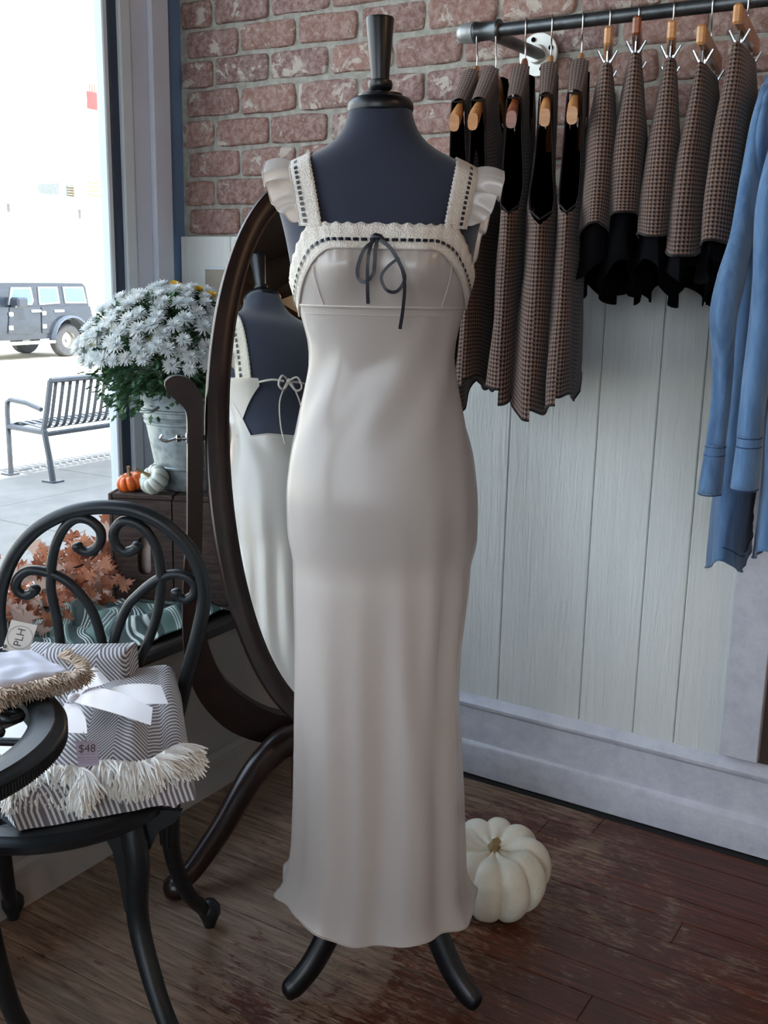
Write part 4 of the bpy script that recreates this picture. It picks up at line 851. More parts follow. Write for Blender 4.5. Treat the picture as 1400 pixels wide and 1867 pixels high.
# ================================================================== AUTUMN LEAF GARLAND AND STRIPED CLOTH ON THE SILL
def leaf_outline(kind):
    if kind: H = [(0, -.02), (.05, .0), (.12, -.06), (.26, -.12), (.22, -.01), (.44, -.03), (.36, .10), (.60, .22), (.40, .24), (.46, .40), (.26, .36), (.18, .44), (.22, .62), (.09, .58), (0, .86)]
    else: H = [(0, 0), (.05, .02), (.14, .02), (.20, .12), (.10, .17), (.16, .25), (.31, .27), (.30, .36), (.13, .37), (.16, .47), (.30, .55), (.24, .64), (.10, .58), (.11, .72), (.16, .80), (.06, .84), (0, .92)]
    return H+[(-x, y) for x, y in H[1:-1][::-1]]
def leafmesh(kind, i):
    r = random.Random(500+i); P = leaf_outline(kind); b1, b2, tw = r.uniform(-.6, .6), r.uniform(-.9, .5), r.uniform(-.5, .5); mb = MB()
    f = lambda x, y, dz=0: V3((x, y, b1*x*x+b2*(y-.3)**2*.6+tw*x*y+dz-.10*abs(x)))
    c = (0, .3 if kind else .42); n_ = len(P); V = [f(*c)]+[f(*p) for p in P]; mb.add(V, [(0, 1+j, 1+(j+1) % n_) for j in range(n_)])
    mb.tube([f(0, -.28), f(0, -.1), f(0, 0)], .012, 4)
    me = bpy.data.meshes.new('leaf'); me.from_pydata([tuple(p) for p in mb.v], [], mb.f); me.materials.append(MAPLE if i % 3 else MAPLEP); me.polygons.foreach_set('use_smooth', [True]*len(me.polygons)); return me
LM = [leafmesh(i % 2 == 0 or i < 5, i) for i in range(12)]
gl = thing('leaf_garland', (-1.98, 1.62, SZ), 'garland of orange and brown autumn leaves lying along the window sill', 'garland'); rr = random.Random(5)
spine = spline([tuple(on(228, 985, 'x', -2.05)), tuple(on(190, 1000, 'x', -2.02)), tuple(on(150, 1030, 'x', -1.98)), tuple(on(90, 1045, 'x', -1.96)), tuple(on(40, 1055, 'x', -1.95)), tuple(on(-40, 1085, 'x', -1.95)), tuple(on(-140, 1120, 'x', -1.95))], 6)
for p in spine: p.z = max(p.z, SZ+.06)
MB().tube(spine, .003, 6).build('twig', TWIG, gl)
for i in range(250):
    p = rr.choice(spine); q = p+V3((rr.gauss(0, .03), rr.gauss(0, .045), 0)); q.z = SZ+rr.uniform(.012, .185)*(1 if q.x < -1.9 else .8); q.x = max(XG+.05, q.x)
    o = bpy.data.objects.new('leaf', rr.choice(LM)); COL.objects.link(o); o.parent = gl; o.location = q-ORG[gl.name]; s_ = rr.uniform(.040, .072); o.scale = (s_,)*3
    nrm = ((CAM-q).normalized()*1.1+V3((rr.gauss(0, .5), rr.gauss(0, .5), rr.gauss(.2, .5)))).normalized(); o.rotation_euler = (Matrix.Rotation(0, 4, 'X') @ nrm.to_track_quat('Z', 'Y').to_matrix().to_4x4() @ Matrix.Rotation(rr.uniform(-pi, pi), 4, 'Z')).to_euler()
# crumpled striped cloth
def cloth(u, v):
    x = lerp(-2.03, -1.69, v); y = lerp(1.00, 1.98, u); fade = sin(pi*min(1, max(0, u)))**.35
    h = .020+.050*abs(mnoise.noise(V3((x*7, y*6.5, 1.3))))**.8+.035*abs(mnoise.noise(V3((x*14+y*9, y*10, 4.2))))+.03*max(0, sin(x*26+y*14))**2*(1-v)
    h *= (.12+.88*min(1, (1-v)*1.9)); 
    if u > .72: h = h*(1-(u-.72)/.28)+.012*(u-.72)/.28+.022*math.exp(-((v-.80)/.10)**2)
    inside = max(0, min(1, (y-1.80)/.05))
    if y > 1.80: x = max(x, -1.975+(y-1.80)*1.65) if v < .5 else x
    return V3((x+.015*mnoise.noise(V3((x*9, y*9, 8))), y+.03*mnoise.noise(V3((x*6, y*6, 3))), SZ+.003+h))
cl = MB(); cl.grid(cloth, 150, 60, uvs=lambda u, v: ((u*1.05+.30*v+.035*sin(v*5+u*7)+.05*mnoise.noise(V3((u*7, v*3, 0)))), v*.4)); clo = cl.build('striped_cloth', STRIPE, smooth=80, solid=.002)
tag(clo, 'crumpled green cotton cloth with white stripes on the sill below the leaves', 'cloth')
# ================================================================== IRON CHAIR
FR = V3((-1.29, 1.437, 0)); FLt = V3((-1.646, 1.247, 0)); SO = V3((-1.385, 1.145, 0)); rc = (FR-FLt).normalized(); bcv = V3((-rc.y, rc.x, 0)); SEAT = .44; SR = .232
ch = thing('garden_chair', (SO.x, SO.y, 0), 'black cast iron garden chair with round scrolled back, folded throws on its seat', 'chair')
BP = SO+bcv*(SR-.015)+V3((0, 0, SEAT)); BN = (-bcv*cos(rad(6))+V3((0, 0, -sin(rad(6)))))
def cp(px, py, d=0): return onp(px, py, BP, BN)+BN*d
hoop = [(318, 1330), (330, 1280), (345, 1215), (362, 1150), (372, 1095), (366, 1045), (343, 998), (302, 958), (252, 933), (205, 925), (158, 927), (110, 940), (65, 966), (30, 1005), (8, 1052), (-2, 1100), (0, 1155), (12, 1210), (26, 1262), (36, 1320)]
P = spline([tuple(cp(*p)) for p in hoop], 6); MB().tube(P, .0135, 12, up=BN).build('back_hoop', IRON, ch, smooth=60)
S1 = [(114, 1290), (112, 1200), (104, 1130), (93, 1075), (96, 1015), (111, 972), (135, 947), (162, 948), (183, 968), (181, 992), (163, 1006), (145, 1001), (138, 989)]
S2 = [(205, 1290), (192, 1200), (178, 1140), (162, 1104), (136, 1072), (111, 1053), (84, 1043), (54, 1040), (34, 1053), (29, 1072), (44, 1085), (60, 1080), (66, 1067)]
S3 = [(240, 1290), (252, 1215), (270, 1170), (287, 1118), (294, 1064), (288, 1008), (270, 972), (246, 953), (222, 951), (208, 968), (210, 991), (227, 1006), (246, 1001), (254, 990)]
S4 = [(196, 1290), (203, 1190), (228, 1114), (252, 1084), (285, 1058), (315, 1047), (339, 1050), (355, 1066), (353, 1084), (339, 1093), (325, 1086), (320, 1073)]
for Sx in (S1, S2, S3, S4):
    P = spline([tuple(cp(*p)) for p in Sx], 5); n_ = len(P); MB().tube(P, [.0095 if i < n_-5 else (.0105, .011, .0108, .009, .004)[i-n_+5] for i in range(n_)], 10, up=BN).build('back_scroll', IRON, ch, smooth=60)
def flatring(mb, c, r0, r1, z0, z1, seg=64): mb.lathe([(r0, z0), (r0, z1-.004), (r0+.006, z1-.001), (r0+.014, z1), (r1-.016, z1-.001), (r1-.012, z1-.005), (r1-.005, z1-.006), (r1, z1-.011), (r1, z0+.006), (r1-.006, z0), (r0, z0)], c, (0, 0, 1), seg, caps=False)
sr = MB(); flatring(sr, V3((SO.x, SO.y, 0)), SR-.052, SR, SEAT-.028, SEAT); sr.build('seat_ring', IRON, ch, smooth=40)
la = MB(); RI = SR-.048
for k in range(-6, 7):
    d_ = k*.034; hh = sqrt(max(0, RI*RI-d_*d_))
    for sgn in (0, 1):
        a = rad(38 if sgn else -38); t1_, t2_ = rc*cos(a)+bcv*sin(a), -rc*sin(a)+bcv*cos(a); M = Matrix((t1_, t2_, V3((0, 0, 1)))).transposed().to_4x4(); M.translation = SO+V3((0, 0, SEAT)); la.box((-hh, d_-.0055, -.012-.0005*sgn), (hh, d_+.0055, -.003-.0005*sgn), M)
la.build('seat_lattice', IRON, ch, smooth=0)
def leg(root, foot, name='leg', wide=.10, parent=None, zt=SEAT-.02, mt_=IRON, r0=.017, tn=None):
    root = V3(root); foot = V3(foot); out = foot-root; out.z = 0; hv = out.length; out.normalize(); mb = MB()
    P = spline([(root.x, root.y, zt), tuple(V3((root.x, root.y, zt*.80))+out*hv*.12), tuple(V3((root.x, root.y, zt*.52))+out*hv*.10), tuple(V3((root.x, root.y, zt*.26))+out*hv*.45), tuple(V3((root.x, root.y, zt*.12))+out*hv*.86), (foot.x, foot.y, .030)], 6); n_ = len(P)
    mb.tube(P, [lerp(r0*1.25, r0*.72, (i/n_)**.8) for i in range(n_)], 10)
    mb.lathe([(.0, 0), (.011, .001), (.015, .014), (.023, .032), (.022, .046), (.013, .058), (0, .06)], V3((foot.x, foot.y, 0))+out*.004, (0, 0, 1), 14)
    o = mb.build(name, mt_, parent or ch, smooth=60)
    if wide:                                        # cast bracket spreading under the seat rim
        tn = tn or V3((-out.y, out.x, 0)); out = V3((tn.y, -tn.x, 0)) if tn.cross(out).z < 0 else V3((-tn.y, tn.x, 0)); O_ = V3((root.x, root.y, 0))+out*.004
        prf = [(-wide, zt+.004), (-wide*.86, zt-.018), (-wide*.55, zt-.035), (-wide*.34, zt-.075), (-.022, zt-.125), (-.014, zt-.19), (.014, zt-.19), (.022, zt-.125), (wide*.34, zt-.075), (wide*.55, zt-.035), (wide*.86, zt-.018), (wide, zt+.004)]
        MB().prism([O_+tn*a+V3((0, 0, z)) for a, z in prf], -out*.010).build('bracket', mt_, o, smooth=0)
leg(SO+rc*.165+bcv*.13, tuple(FR)); leg(SO-rc*.165+bcv*.13, (-1.640, 1.235, 0)); leg(tuple(on(236, 1478, 'z', .42)), tuple(on(345, 1985, 'z', 0)), wide=.090, r0=.019, tn=V3((.86, .51, 0))); leg(SO-rc*.165-bcv*.12, tuple(SO-rc*.21-bcv*.21))
# ================================================================== IRON TABLE
TO = V3((-1.262, .748, 0)); TZ = .70; TR = .250
tb = thing('bistro_table', (TO.x, TO.y, 0), 'black cast iron round table with pierced scroll top, nearest the camera at left', 'table')
tr_ = MB(); flatring(tr_, TO, TR-.050, TR, TZ-.034, TZ, 80); tr_.build('table_rim', IRON, tb, smooth=40)
for k in range(60): pass
rg = MB()
for k in range(300): a = 2*pi*k/300; c_ = TO+V3((cos(a)*(TR+.0005), sin(a)*(TR+.0005), 0)); rg.tube([c_+V3((0, 0, TZ-.029)), c_+V3((0, 0, TZ-.013))], .0013, 4)
rg.build('reeded_edge', IRON, tb, kind='stuff')
MB().lathe([(.028, TZ-.016), (.028, TZ-.004), (.040, TZ-.002), (.052, TZ-.004), (.052, TZ-.016)], TO, (0, 0, 1), 32, caps=False).build('centre_ring', IRON, tb, smooth=40)
for k in range(8):
    a0 = 2*pi*k/8+.15
    def tp(a, r): return tuple(TO+V3((cos(a0+a)*r, sin(a0+a)*r, TZ-.010)))
    mb = MB(); mb.tube(spline([tp(0, .05), tp(.05, .09), tp(.0, .13), tp(-.2, .165), tp(-.34, .15), tp(-.33, .125), tp(-.2, .122)], 5), .006, 8); mb.tube(spline([tp(0, .11), tp(.2, .15), tp(.18, .185), tp(.05, .19), tp(.02, .172), tp(.09, .165)], 5), .006, 8); mb.tube([tp(-.39, .055), tp(-.39, .20)], .006, 8)
    mb.build('top_scroll', IRON, tb, smooth=60)
for k in range(3):
    a = 2*pi*k/3+3.6; root = TO+V3((cos(a)*.14, sin(a)*.14, 0)); leg(tuple(root), tuple(TO+V3((cos(a)*.22, sin(a)*.22, 0))), wide=.08, parent=tb, zt=TZ-.03)
# ================================================================== FOLDED THROWS ON THE CHAIR
def patch(C4, bulge, name, mt_, parent, th=.03, nu=40, nv=40, wr=.004, uvs=None, seed=0, edge=.012):
    TL, TRr, BL, BR = [V3(p) for p in C4]; nrm = (TRr-TL).cross(BL-TL).normalized()
    if nrm.dot(CAM-TL) < 0: nrm = -nrm
    W_, H_ = ((TRr-TL).length+(BR-BL).length)/2, ((BL-TL).length+(BR-TRr).length)/2
    def top(u, v):
        p = TL.lerp(TRr, u).lerp(BL.lerp(BR, u), v); e = min(u*W_, (1-u)*W_, v*H_, (1-v)*H_); k = 1-max(0, 1-e/edge)**2
        return p+nrm*(bulge(u, v)+wr*mnoise.noise(V3((u*4+seed, v*4, seed)))+th*(k-1)*.5)
    mb = MB(); uvf = uvs or (lambda u, v: (u*W_, v*H_)); mb.grid(top, nu, nv, uvf)
    W1 = nu+1; b0 = len(mb.v); ringi = list(range(W1))+[j*W1+nu for j in range(1, nv+1)]+[nv*W1+i for i in range(nu-1, -1, -1)]+[j*W1 for j in range(nv-1, 0, -1)]
    mb.add([mb.v[q]-nrm*(th*.6) for q in ringi], [], [mb.uv[q] for q in ringi]); n_ = len(ringi); mb.f += [(ringi[q], b0+q, b0+(q+1) % n_, ringi[(q+1) % n_]) for q in range(n_)]; mb.m += [0]*n_
    b1 = len(mb.v); cen = sum((mb.v[b0+q] for q in range(n_)), V3((0, 0, 0)))/n_; mb.add([cen], [], [(.1, .1)]); mb.f += [(b0+q, b1, b0+(q+1) % n_) for q in range(n_)]; mb.m += [0]*n_
    o = mb.build(name, mt_, parent, smooth=75); return o, top, nrm
SP = lambda px, py, z: on(px, py, 'z', z)
th2 = thing('folded_throw', tuple(SO+V3((-.05, .08, SEAT))), 'grey and white herringbone throw standing folded against the chair back', 'throw', 'folded herringbone throws on the chair')
q2 = [cp(66, 1163, .055), cp(249, 1163, .055), cp(60, 1330, .075), cp(262, 1330, .075)]
patch(q2, lambda u, v: .012*sin(pi*u)**.5+.01*v, 'fold', THROW, th2, .045, wr=.006, seed=2, uvs=lambda u, v: (u*.16+.012, v*.16))
q2b = [cp(240, 1166, .048), cp(254, 1170, .048), cp(250, 1330, .066), cp(270, 1330, .066)]
patch(q2b, lambda u, v: .0, 'fold', THROW, th2, .035, 10, 20, seed=3, uvs=lambda u, v: (u*.03, v*.16))
A = [cp(-10, 1162, .085), cp(25, 1165, .088), cp(60, 1168, .085), cp(84, 1172, .07)]; B = [cp(-10, 1190, .088), cp(25, 1188, .090), cp(60, 1186, .087), cp(84, 1186, .072)]; rb = MB(); rb.band(A, B, BN*.0008)
rb.band([cp(52, 1190, .093), cp(84, 1187, .09)], [cp(52, 1197, .093), cp(83, 1186.5, .09)], BN*.0008); rb.build('satin_ribbon', RIBBONW, th2, smooth=60)
th1 = thing('folded_throw', tuple(SO+V3((.02, -.02, SEAT))), 'grey and white herringbone throw with fringe, tied with a white satin bow, on the seat', 'throw', 'folded herringbone throws on the chair')
TLp, TRp = at(152, 1245, 2.02), at(311, 1204, 2.02); BLp, BRp = SP(10, 1462, SEAT+.055), SP(342, 1408, SEAT+.055)
bul = lambda u, v: .030*sin(pi*min(1, u*1.05))**.6*sin(pi*v)**.6+.012*math.exp(-((u-.72)/.06)**2-((v-.75)/.2)**2)-.010*math.exp(-((u-.86)/.03)**2)*v
fo, ftop, fn_ = patch([TLp, TRp, BLp, BRp], bul, 'fold', THROW, th1, .05, 60, 60, wr=.008, seed=5, uvs=lambda u, v: (u*.20+.01, v*.27))
patch([SP(0, 1450, SEAT+.034), SP(352, 1402, SEAT+.034), SP(30, 1500, SEAT+.012), SP(345, 1440, SEAT+.014)], lambda u, v: .004, 'fold', THROW, th1, .03, 40, 12, seed=6, uvs=lambda u, v: (u*.22, v*.05))
MB().box((SO.x-.15, SO.y-.13, SEAT+.001), (SO.x+.12, SO.y+.12, SEAT+.045), c=.015).build('fold', THROW, th1, smooth=60)
def fringe(mb, base, dirs, n_, ln, r=.0016, seed=0, curl=.6, grav=.5):
    rr = random.Random(seed)
    for i in range(n_):
        u = rr.random(); p = base(u); d = dirs(u)+V3((rr.gauss(0, .25), rr.gauss(0, .25), rr.gauss(0, .25))); d.normalize(); l_ = ln*rr.uniform(.7, 1.15); P = [p]; q = p
        for k in range(4): d = (d+V3((rr.gauss(0, .12)*curl, rr.gauss(0, .12)*curl, -grav*.25))).normalized(); q = q+d*(l_/4); P.append(q)
        R = r*rr.uniform(.8, 1.4); mb.tube(P, [R, R*1.1, R, R*.9, R*.35], 4, caps=False)
f1 = MB(); tocam = (CAM-SO); tocam.z = 0; tocam.normalize(); rightv = V3((-tocam.y, tocam.x, 0))
def fb1(pts, z):
    W_ = spline([tuple(SP(x, y, z)) for x, y in pts], 6)
    return lambda u: W_[min(len(W_)-1, int(u*len(W_)))]
for seed, (pts, z, n_, ln, dd) in enumerate((([(28, 1412), (60, 1402), (100, 1396), (140, 1398), (158, 1410)], SEAT+.075, 420, .062, tocam*1.0+V3((0, 0, -.35))), ([(20, 1440), (70, 1430), (120, 1428), (150, 1440)], SEAT+.055, 300, .05, tocam+V3((0, 0, -.5))), ([(178, 1388), (200, 1386), (240, 1390), (275, 1384)], SEAT+.080, 420, .062, tocam*.9+V3((0, 0, -.4))), ([(185, 1412), (240, 1414), (280, 1400)], SEAT+.06, 280, .048, tocam+V3((0, 0, -.5))), ([(278, 1384), (300, 1370), (325, 1358)], SEAT+.085, 330, .060, tocam*.6+rightv*.75+V3((0, 0, -.1))), ([(300, 1385), (335, 1375)], SEAT+.07, 160, .055, rightv*.7+tocam*.5+V3((0, 0, -.3))))):
    fringe(f1, fb1(pts, z), (lambda D_: (lambda u: D_))(dd), int(n_*(2.3 if seed < 2 else 1.6)), ln*.86, .0021, seed)
f1.build('fringe', YARN, th1, smooth=60, kind='stuff')
# satin ribbon and bow, laid over the throw
def onthrow(px, py, d=.004):
    P0 = ftop(.5, .5); return onp(px, py, P0+fn_*0, fn_)+fn_*d
def rib(quad_pts, mb):                              # list of (top px, bottom px, lift)
    A = [onthrow(*a, d) for a, b_, d in quad_pts]; B = [onthrow(*b_, d) for a, b_, d in quad_pts]
    A = spline([tuple(p) for p in A], 5); B = spline([tuple(p) for p in B], 5); mb.band(A, B, -fn_*.0008)
r1 = MB(); rib([((196, 1287), (200, 1322), .030), ((230, 1280), (240, 1319), .034), ((270, 1276), (282, 1315), .033), ((302, 1275), (316, 1310), .028)], r1); r1.build('satin_ribbon', RIBBONW, th1, smooth=60)
r2 = MB(); rib([((143, 1308), (150, 1306), .030), ((160, 1285), (172, 1303), .05), ((182, 1266), (200, 1300), .055), ((193, 1261), (217, 1288), .05)], r2)
rib([((147, 1305), (146, 1312), .036), ((190, 1300), (172, 1332), .050), ((240, 1313), (225, 1350), .052), ((293, 1332), (290, 1365), .043)], r2)
rib([((143, 1312), (150, 1308), .034), ((137, 1335), (165, 1335), .036), ((136, 1352), (170, 1352), .036), ((136, 1370), (172, 1372), .036)], r2)
rib([((130, 1310), (146, 1316), .032), ((118, 1340), (134, 1352), .036), ((92, 1372), (120, 1382), .034), ((68, 1402), (90, 1415), .032)], r2)
rib([((140, 1248), (150, 1250), .02), ((146, 1275), (157, 1278), .026), ((144, 1305), (152, 1308), .030)], r2)
MB().lathe([(0, -.012), (.008, -.008), (.010, 0), (.008, .008), (0, .012)], onthrow(148, 1308, .038), rightv, 14).build('bow_knot', RIBBONW, th1, smooth=60); r2.build('ribbon_bow', RIBBONW, th1, smooth=60)
def card(px4, plane_p, plane_n, lift, name, mt_, parent, th=.0007):
    Q = [onp(x, y, plane_p, plane_n)+plane_n*lift for x, y in px4]; o = MB().prism(Q, -plane_n*th).build(name, mt_, parent, smooth=0); return o, Q
def write(txt, O_, ex, ey, size, mt_, parent, name='printing', align='CENTER', n_=None):
    cu_ = bpy.data.curves.new('t', 'FONT'); cu_.body = txt; cu_.size = size; cu_.align_x = align; cu_.align_y = 'CENTER'; to = bpy.data.objects.new('t', cu_); COL.objects.link(to); bpy.context.view_layer.update()
    me = bpy.data.meshes.new_from_object(to.evaluated_get(bpy.context.evaluated_depsgraph_get())); bpy.data.objects.remove(to); me.name = name
    ex = ex.normalized(); nn = ex.cross(ey).normalized(); ey = nn.cross(ex); M = Matrix((ex, ey, nn)).transposed().to_4x4(); M.translation = O_-ORG[parent.name]; me.transform(M); me.materials.clear(); me.materials.append(mt_)
    o = bpy.data.objects.new(name, me); COL.objects.link(o); o.parent = parent; ORG[o.name] = ORG[parent.name]; return o
pt_p = onthrow(160, 1402, .05); fn_ = ((CAM-pt_p).normalized()+V3((0, 0, .15))).normalized()
ptag = thing('price_tag', tuple(onp(157, 1375, pt_p, fn_)), 'small lavender price tag marked $48 hanging from the white bow', 'tag')
co, Q = card([(137, 1352), (178, 1351), (181, 1396), (143, 1400)], pt_p, fn_, .006, 'card', TAGL, ptag); ex = Q[1]-Q[0]; ey = Q[0]-Q[3]; cc = sum(Q, V3((0, 0, 0)))/4
write('$48', cc+ey*.18+fn_*.0004, ex, ey, .017, INK, co, 'price'); write('— — —', cc+ey*-.02+fn_*.0004, ex, ey, .006, INK, co, 'small_print'); write('—— — — •', cc-ey*.15+fn_*.0004, ex, ey, .0065, INK, co, 'small_print'); write('———————', cc-ey*.24+fn_*.0004, ex, ey, .005, INK, co, 'small_print'); write('—————', cc-ey*.33+fn_*.0004, ex, ey, .005, INK, co, 'small_print')
MB().tube([onp(152, 1334, pt_p, fn_), onp(157, 1354, pt_p, fn_)+fn_*.007], .0005, 4).build('cord', INK, ptag)
# ================================================================== LINEN ON THE TABLE AND ITS TAG
ln_ = thing('fringed_linen', tuple(SP(60, 1235, TZ)), 'folded pale linen cloth with a frayed beige fringe on the black iron table', 'cloth')
z0 = TZ+.0015; tzl = TZ+.034
lt = [SP(-60, 1185, tzl), SP(62, 1182, tzl), SP(-60, 1262, tzl-.004), SP(140, 1222, tzl-.008)]
def ltop(u, v): p = lt[0].lerp(lt[1], u).lerp(lt[2].lerp(lt[3], u), v); p.z += .004*mnoise.noise(V3((u*5, v*5, 1)))-.018*max(0, (abs(v-.5)-.42)/.08)**2-.018*max(0, (u-.93)/.07)**2; return p
g1 = MB(); g1.grid(ltop, 40, 24); W1 = 41
ringi = list(range(41))+[j*41+40 for j in range(1, 25)]+[24*41+i for i in range(39, -1, -1)]+[j*41 for j in range(23, 0, -1)]; b0 = len(g1.v)
g1.add([V3((g1.v[q].x, g1.v[q].y, z0)) for q in ringi], []); n_ = len(ringi); g1.f += [(ringi[q], b0+q, b0+(q+1) % n_, ringi[(q+1) % n_]) for q in range(n_)]; g1.m += [0]*n_
g1.build('folded_cloth', LINEN, ln_, smooth=60)
ff = MB()
for k, (zz, n_, ln1, yo) in enumerate(((.030, 900, .026, 0), (.018, 800, .030, 4), (.008, 600, .026, 9))):
    base_ = fb1([(-10, 1262+yo), (30, 1250+yo), (80, 1238+yo), (120, 1228+yo), (146, 1218+yo)], TZ+zz)
    fringe(ff, (lambda u, b_=base_: b_(u)), lambda u: tocam*1.0+rightv*.25*u+V3((0, 0, -.15)), n_, ln1, .0011, 40+k, 1.6, .3)
fringe(ff, fb1([(140, 1222), (130, 1208), (105, 1196)], TZ+.026), lambda u: rightv+V3((0, 0, .1)), 260, .022, .0011, 50, 1.6, .2)
ff.build('frayed_fringe', BURLAP, ln_, smooth=60, kind='stuff')
tD = at(38, 1163, 1.66); tn = (CAM-tD); tn = (tn.normalized()+V3((0, 0, .35))).normalized()
tg = thing('gift_tag', tuple(tD), 'square cream card tag with three letters in a circle on the folded linen', 'tag')
co, Q = card([(21, 1130), (68, 1140), (51, 1196), (4, 1184)], tD, tn, 0, 'card', TAGC, tg); ex = Q[0]-Q[3]; ey = -(Q[1]-Q[0]); cc = sum(Q, V3((0, 0, 0)))/4
write('PLH', cc+tn*.0004, ex, ey, .0175, INK, co, 'lettering'); eu, ev = ex.normalized(), ey.normalized()
MB().tube([cc+tn*.0004+(eu*cos(a)+ev*sin(a))*.0190 for a in [2*pi*i/48 for i in range(48)]], .00028, 4, closed=True).build('printed_circle', INK, co)
ey_c = onp(9, 1179, tD, tn)+tn*.0006; MB().lathe([(.0012, 0), (.0015, .0008), (.0028, .0008), (.003, 0)], ey_c, tn, 16, caps=False).build('eyelet', CHROME, co); MB().tube(spline([tuple(ey_c), tuple(ey_c-rightv*.01+V3((0, 0, -.003))), tuple(SP(-14, 1192, tzl+.004))], 5), .0007, 5).build('string', YARN, tg)
# ================================================================== CLOTHES RAIL
RY, RZ2 = 2.07, 1.806
rl = thing('clothes_rail', (-.3, YB, RZ2), 'dark steel pipe clothes rail fixed to the brick wall by a round flange', 'clothes rail')
MB().tube([(-1.085, RY, RZ2-.001), (.62, RY, RZ2+.002)], .0132, 20).build('pipe', PIPE, rl, smooth=60)
MB().lathe([(0, -.036), (.010, -.034), (.017, -.028), (.0200, -.018), (.0200, -.004), (.0215, -.003), (.0215, .006), (.019, .007), (.019, .014)], (-1.083, RY, RZ2), (1, 0, 0), 24).build('end_cap', CAST, rl, smooth=50)
MB().lathe([(.0185, -.030), (.0205, -.028), (.0205, -.022), (.0185, -.020), (.0185, .020), (.0205, .022), (.0205, .028), (.0185, .030)], (-1.048, RY, RZ2), (1, 0, 0), 20).build('tee_fitting', PIPE, rl, smooth=50)
for X_ in (-1.054, .5):
    MB().tube([(X_, RY+.01, RZ2), (X_, YB-.012, RZ2+.004)], .0125, 16).build('arm', PIPE, rl, smooth=60)
    fl_ = MB().lathe([(0, 0), (.046, 0), (.0475, .002), (.0475, .006), (.046, .008), (.022, .009), (.0205, .012), (.019, .024), (.0125, .025)], (X_-.008, YB-.006, RZ2+.006), (0, -1, 0), 40).build('wall_flange', FLANGE, rl, smooth=40)
    for a in (.35, .35+pi/2, .35+pi, .35+1.5*pi): MB().lathe([(0, .0085), (.0035, .0088), (.0055, .0115), (.004, .0135), (0, .014)], (X_-.008+.034*cos(a), YB-.006, RZ2+.006+.034*sin(a)), (0, -1, 0), 10).build('screw', BLKCLOTH, fl_)
def frame_of(x, al): a = rad(al); return V3((x, RY, 0)), V3((sin(a), -cos(a), 0)), V3((cos(a), sin(a), 0))
def hook(C0, n_, m_, zt, t, mt_=CHROME):
    zr_ = RZ2+.0155; P = [C0+V3((0, 0, zt)), C0+V3((0, 0, zt+.022)), C0+n_*.010+V3((0, 0, zr_-.040))]+[C0+n_*(.0158*cos(a))+V3((0, 0, RZ2+.0158*sin(a))) for a in [-.35+(pi+.15)*i/8 for i in range(9)]]
    MB().tube(spline([tuple(p) for p in P], 3), .0017, 7).build('hook', mt_, t, smooth=60)
def wood_hanger(x, al, wood, label, zc=1.742, tip=1.605, kk=1.0):
    C0, n_, m_ = frame_of(x, al); t = thing('wooden_hanger', (x, RY, zc), label, 'hanger', 'wooden hangers holding the vests'); mb = MB()
    prof = [(-.203, tip-.004, .010, .016), (-.185, tip+.008, .010, .017), (-.14, tip+.035, .006, .014), (-.09, tip+.068, .006, .014), (-.045, tip+.098, .006, .0155), (-.018, zc-.022, .006, .018), (0, zc-.016, .0062, .016)]
    prof = prof+[(-a, b_, c_, d_) for a, b_, c_, d_ in prof[:-1][::-1]]; rings = []
    for a, z, hw_, hz in prof:
        a *= kk
        for k in range(12): th_ = 2*pi*k/12; e = .7; cc, ss = cos(th_), sin(th_); rings.append(C0+n_*a+m_*(hw_*math.copysign(abs(cc)**e, cc))+V3((0, 0, z+hz*math.copysign(abs(ss)**e, ss))))
    n0 = len(prof); mb.add(rings, [(i*12+k, i*12+(k+1) % 12, (i+1)*12+(k+1) % 12, (i+1)*12+k) for i in range(n0-1) for k in range(12)]+[tuple(range(12)), tuple((n0-1)*12+k for k in range(12))])
    mb.build('yoke', wood, t, smooth=50); hook(C0, n_, m_, zc-.004, t); return t
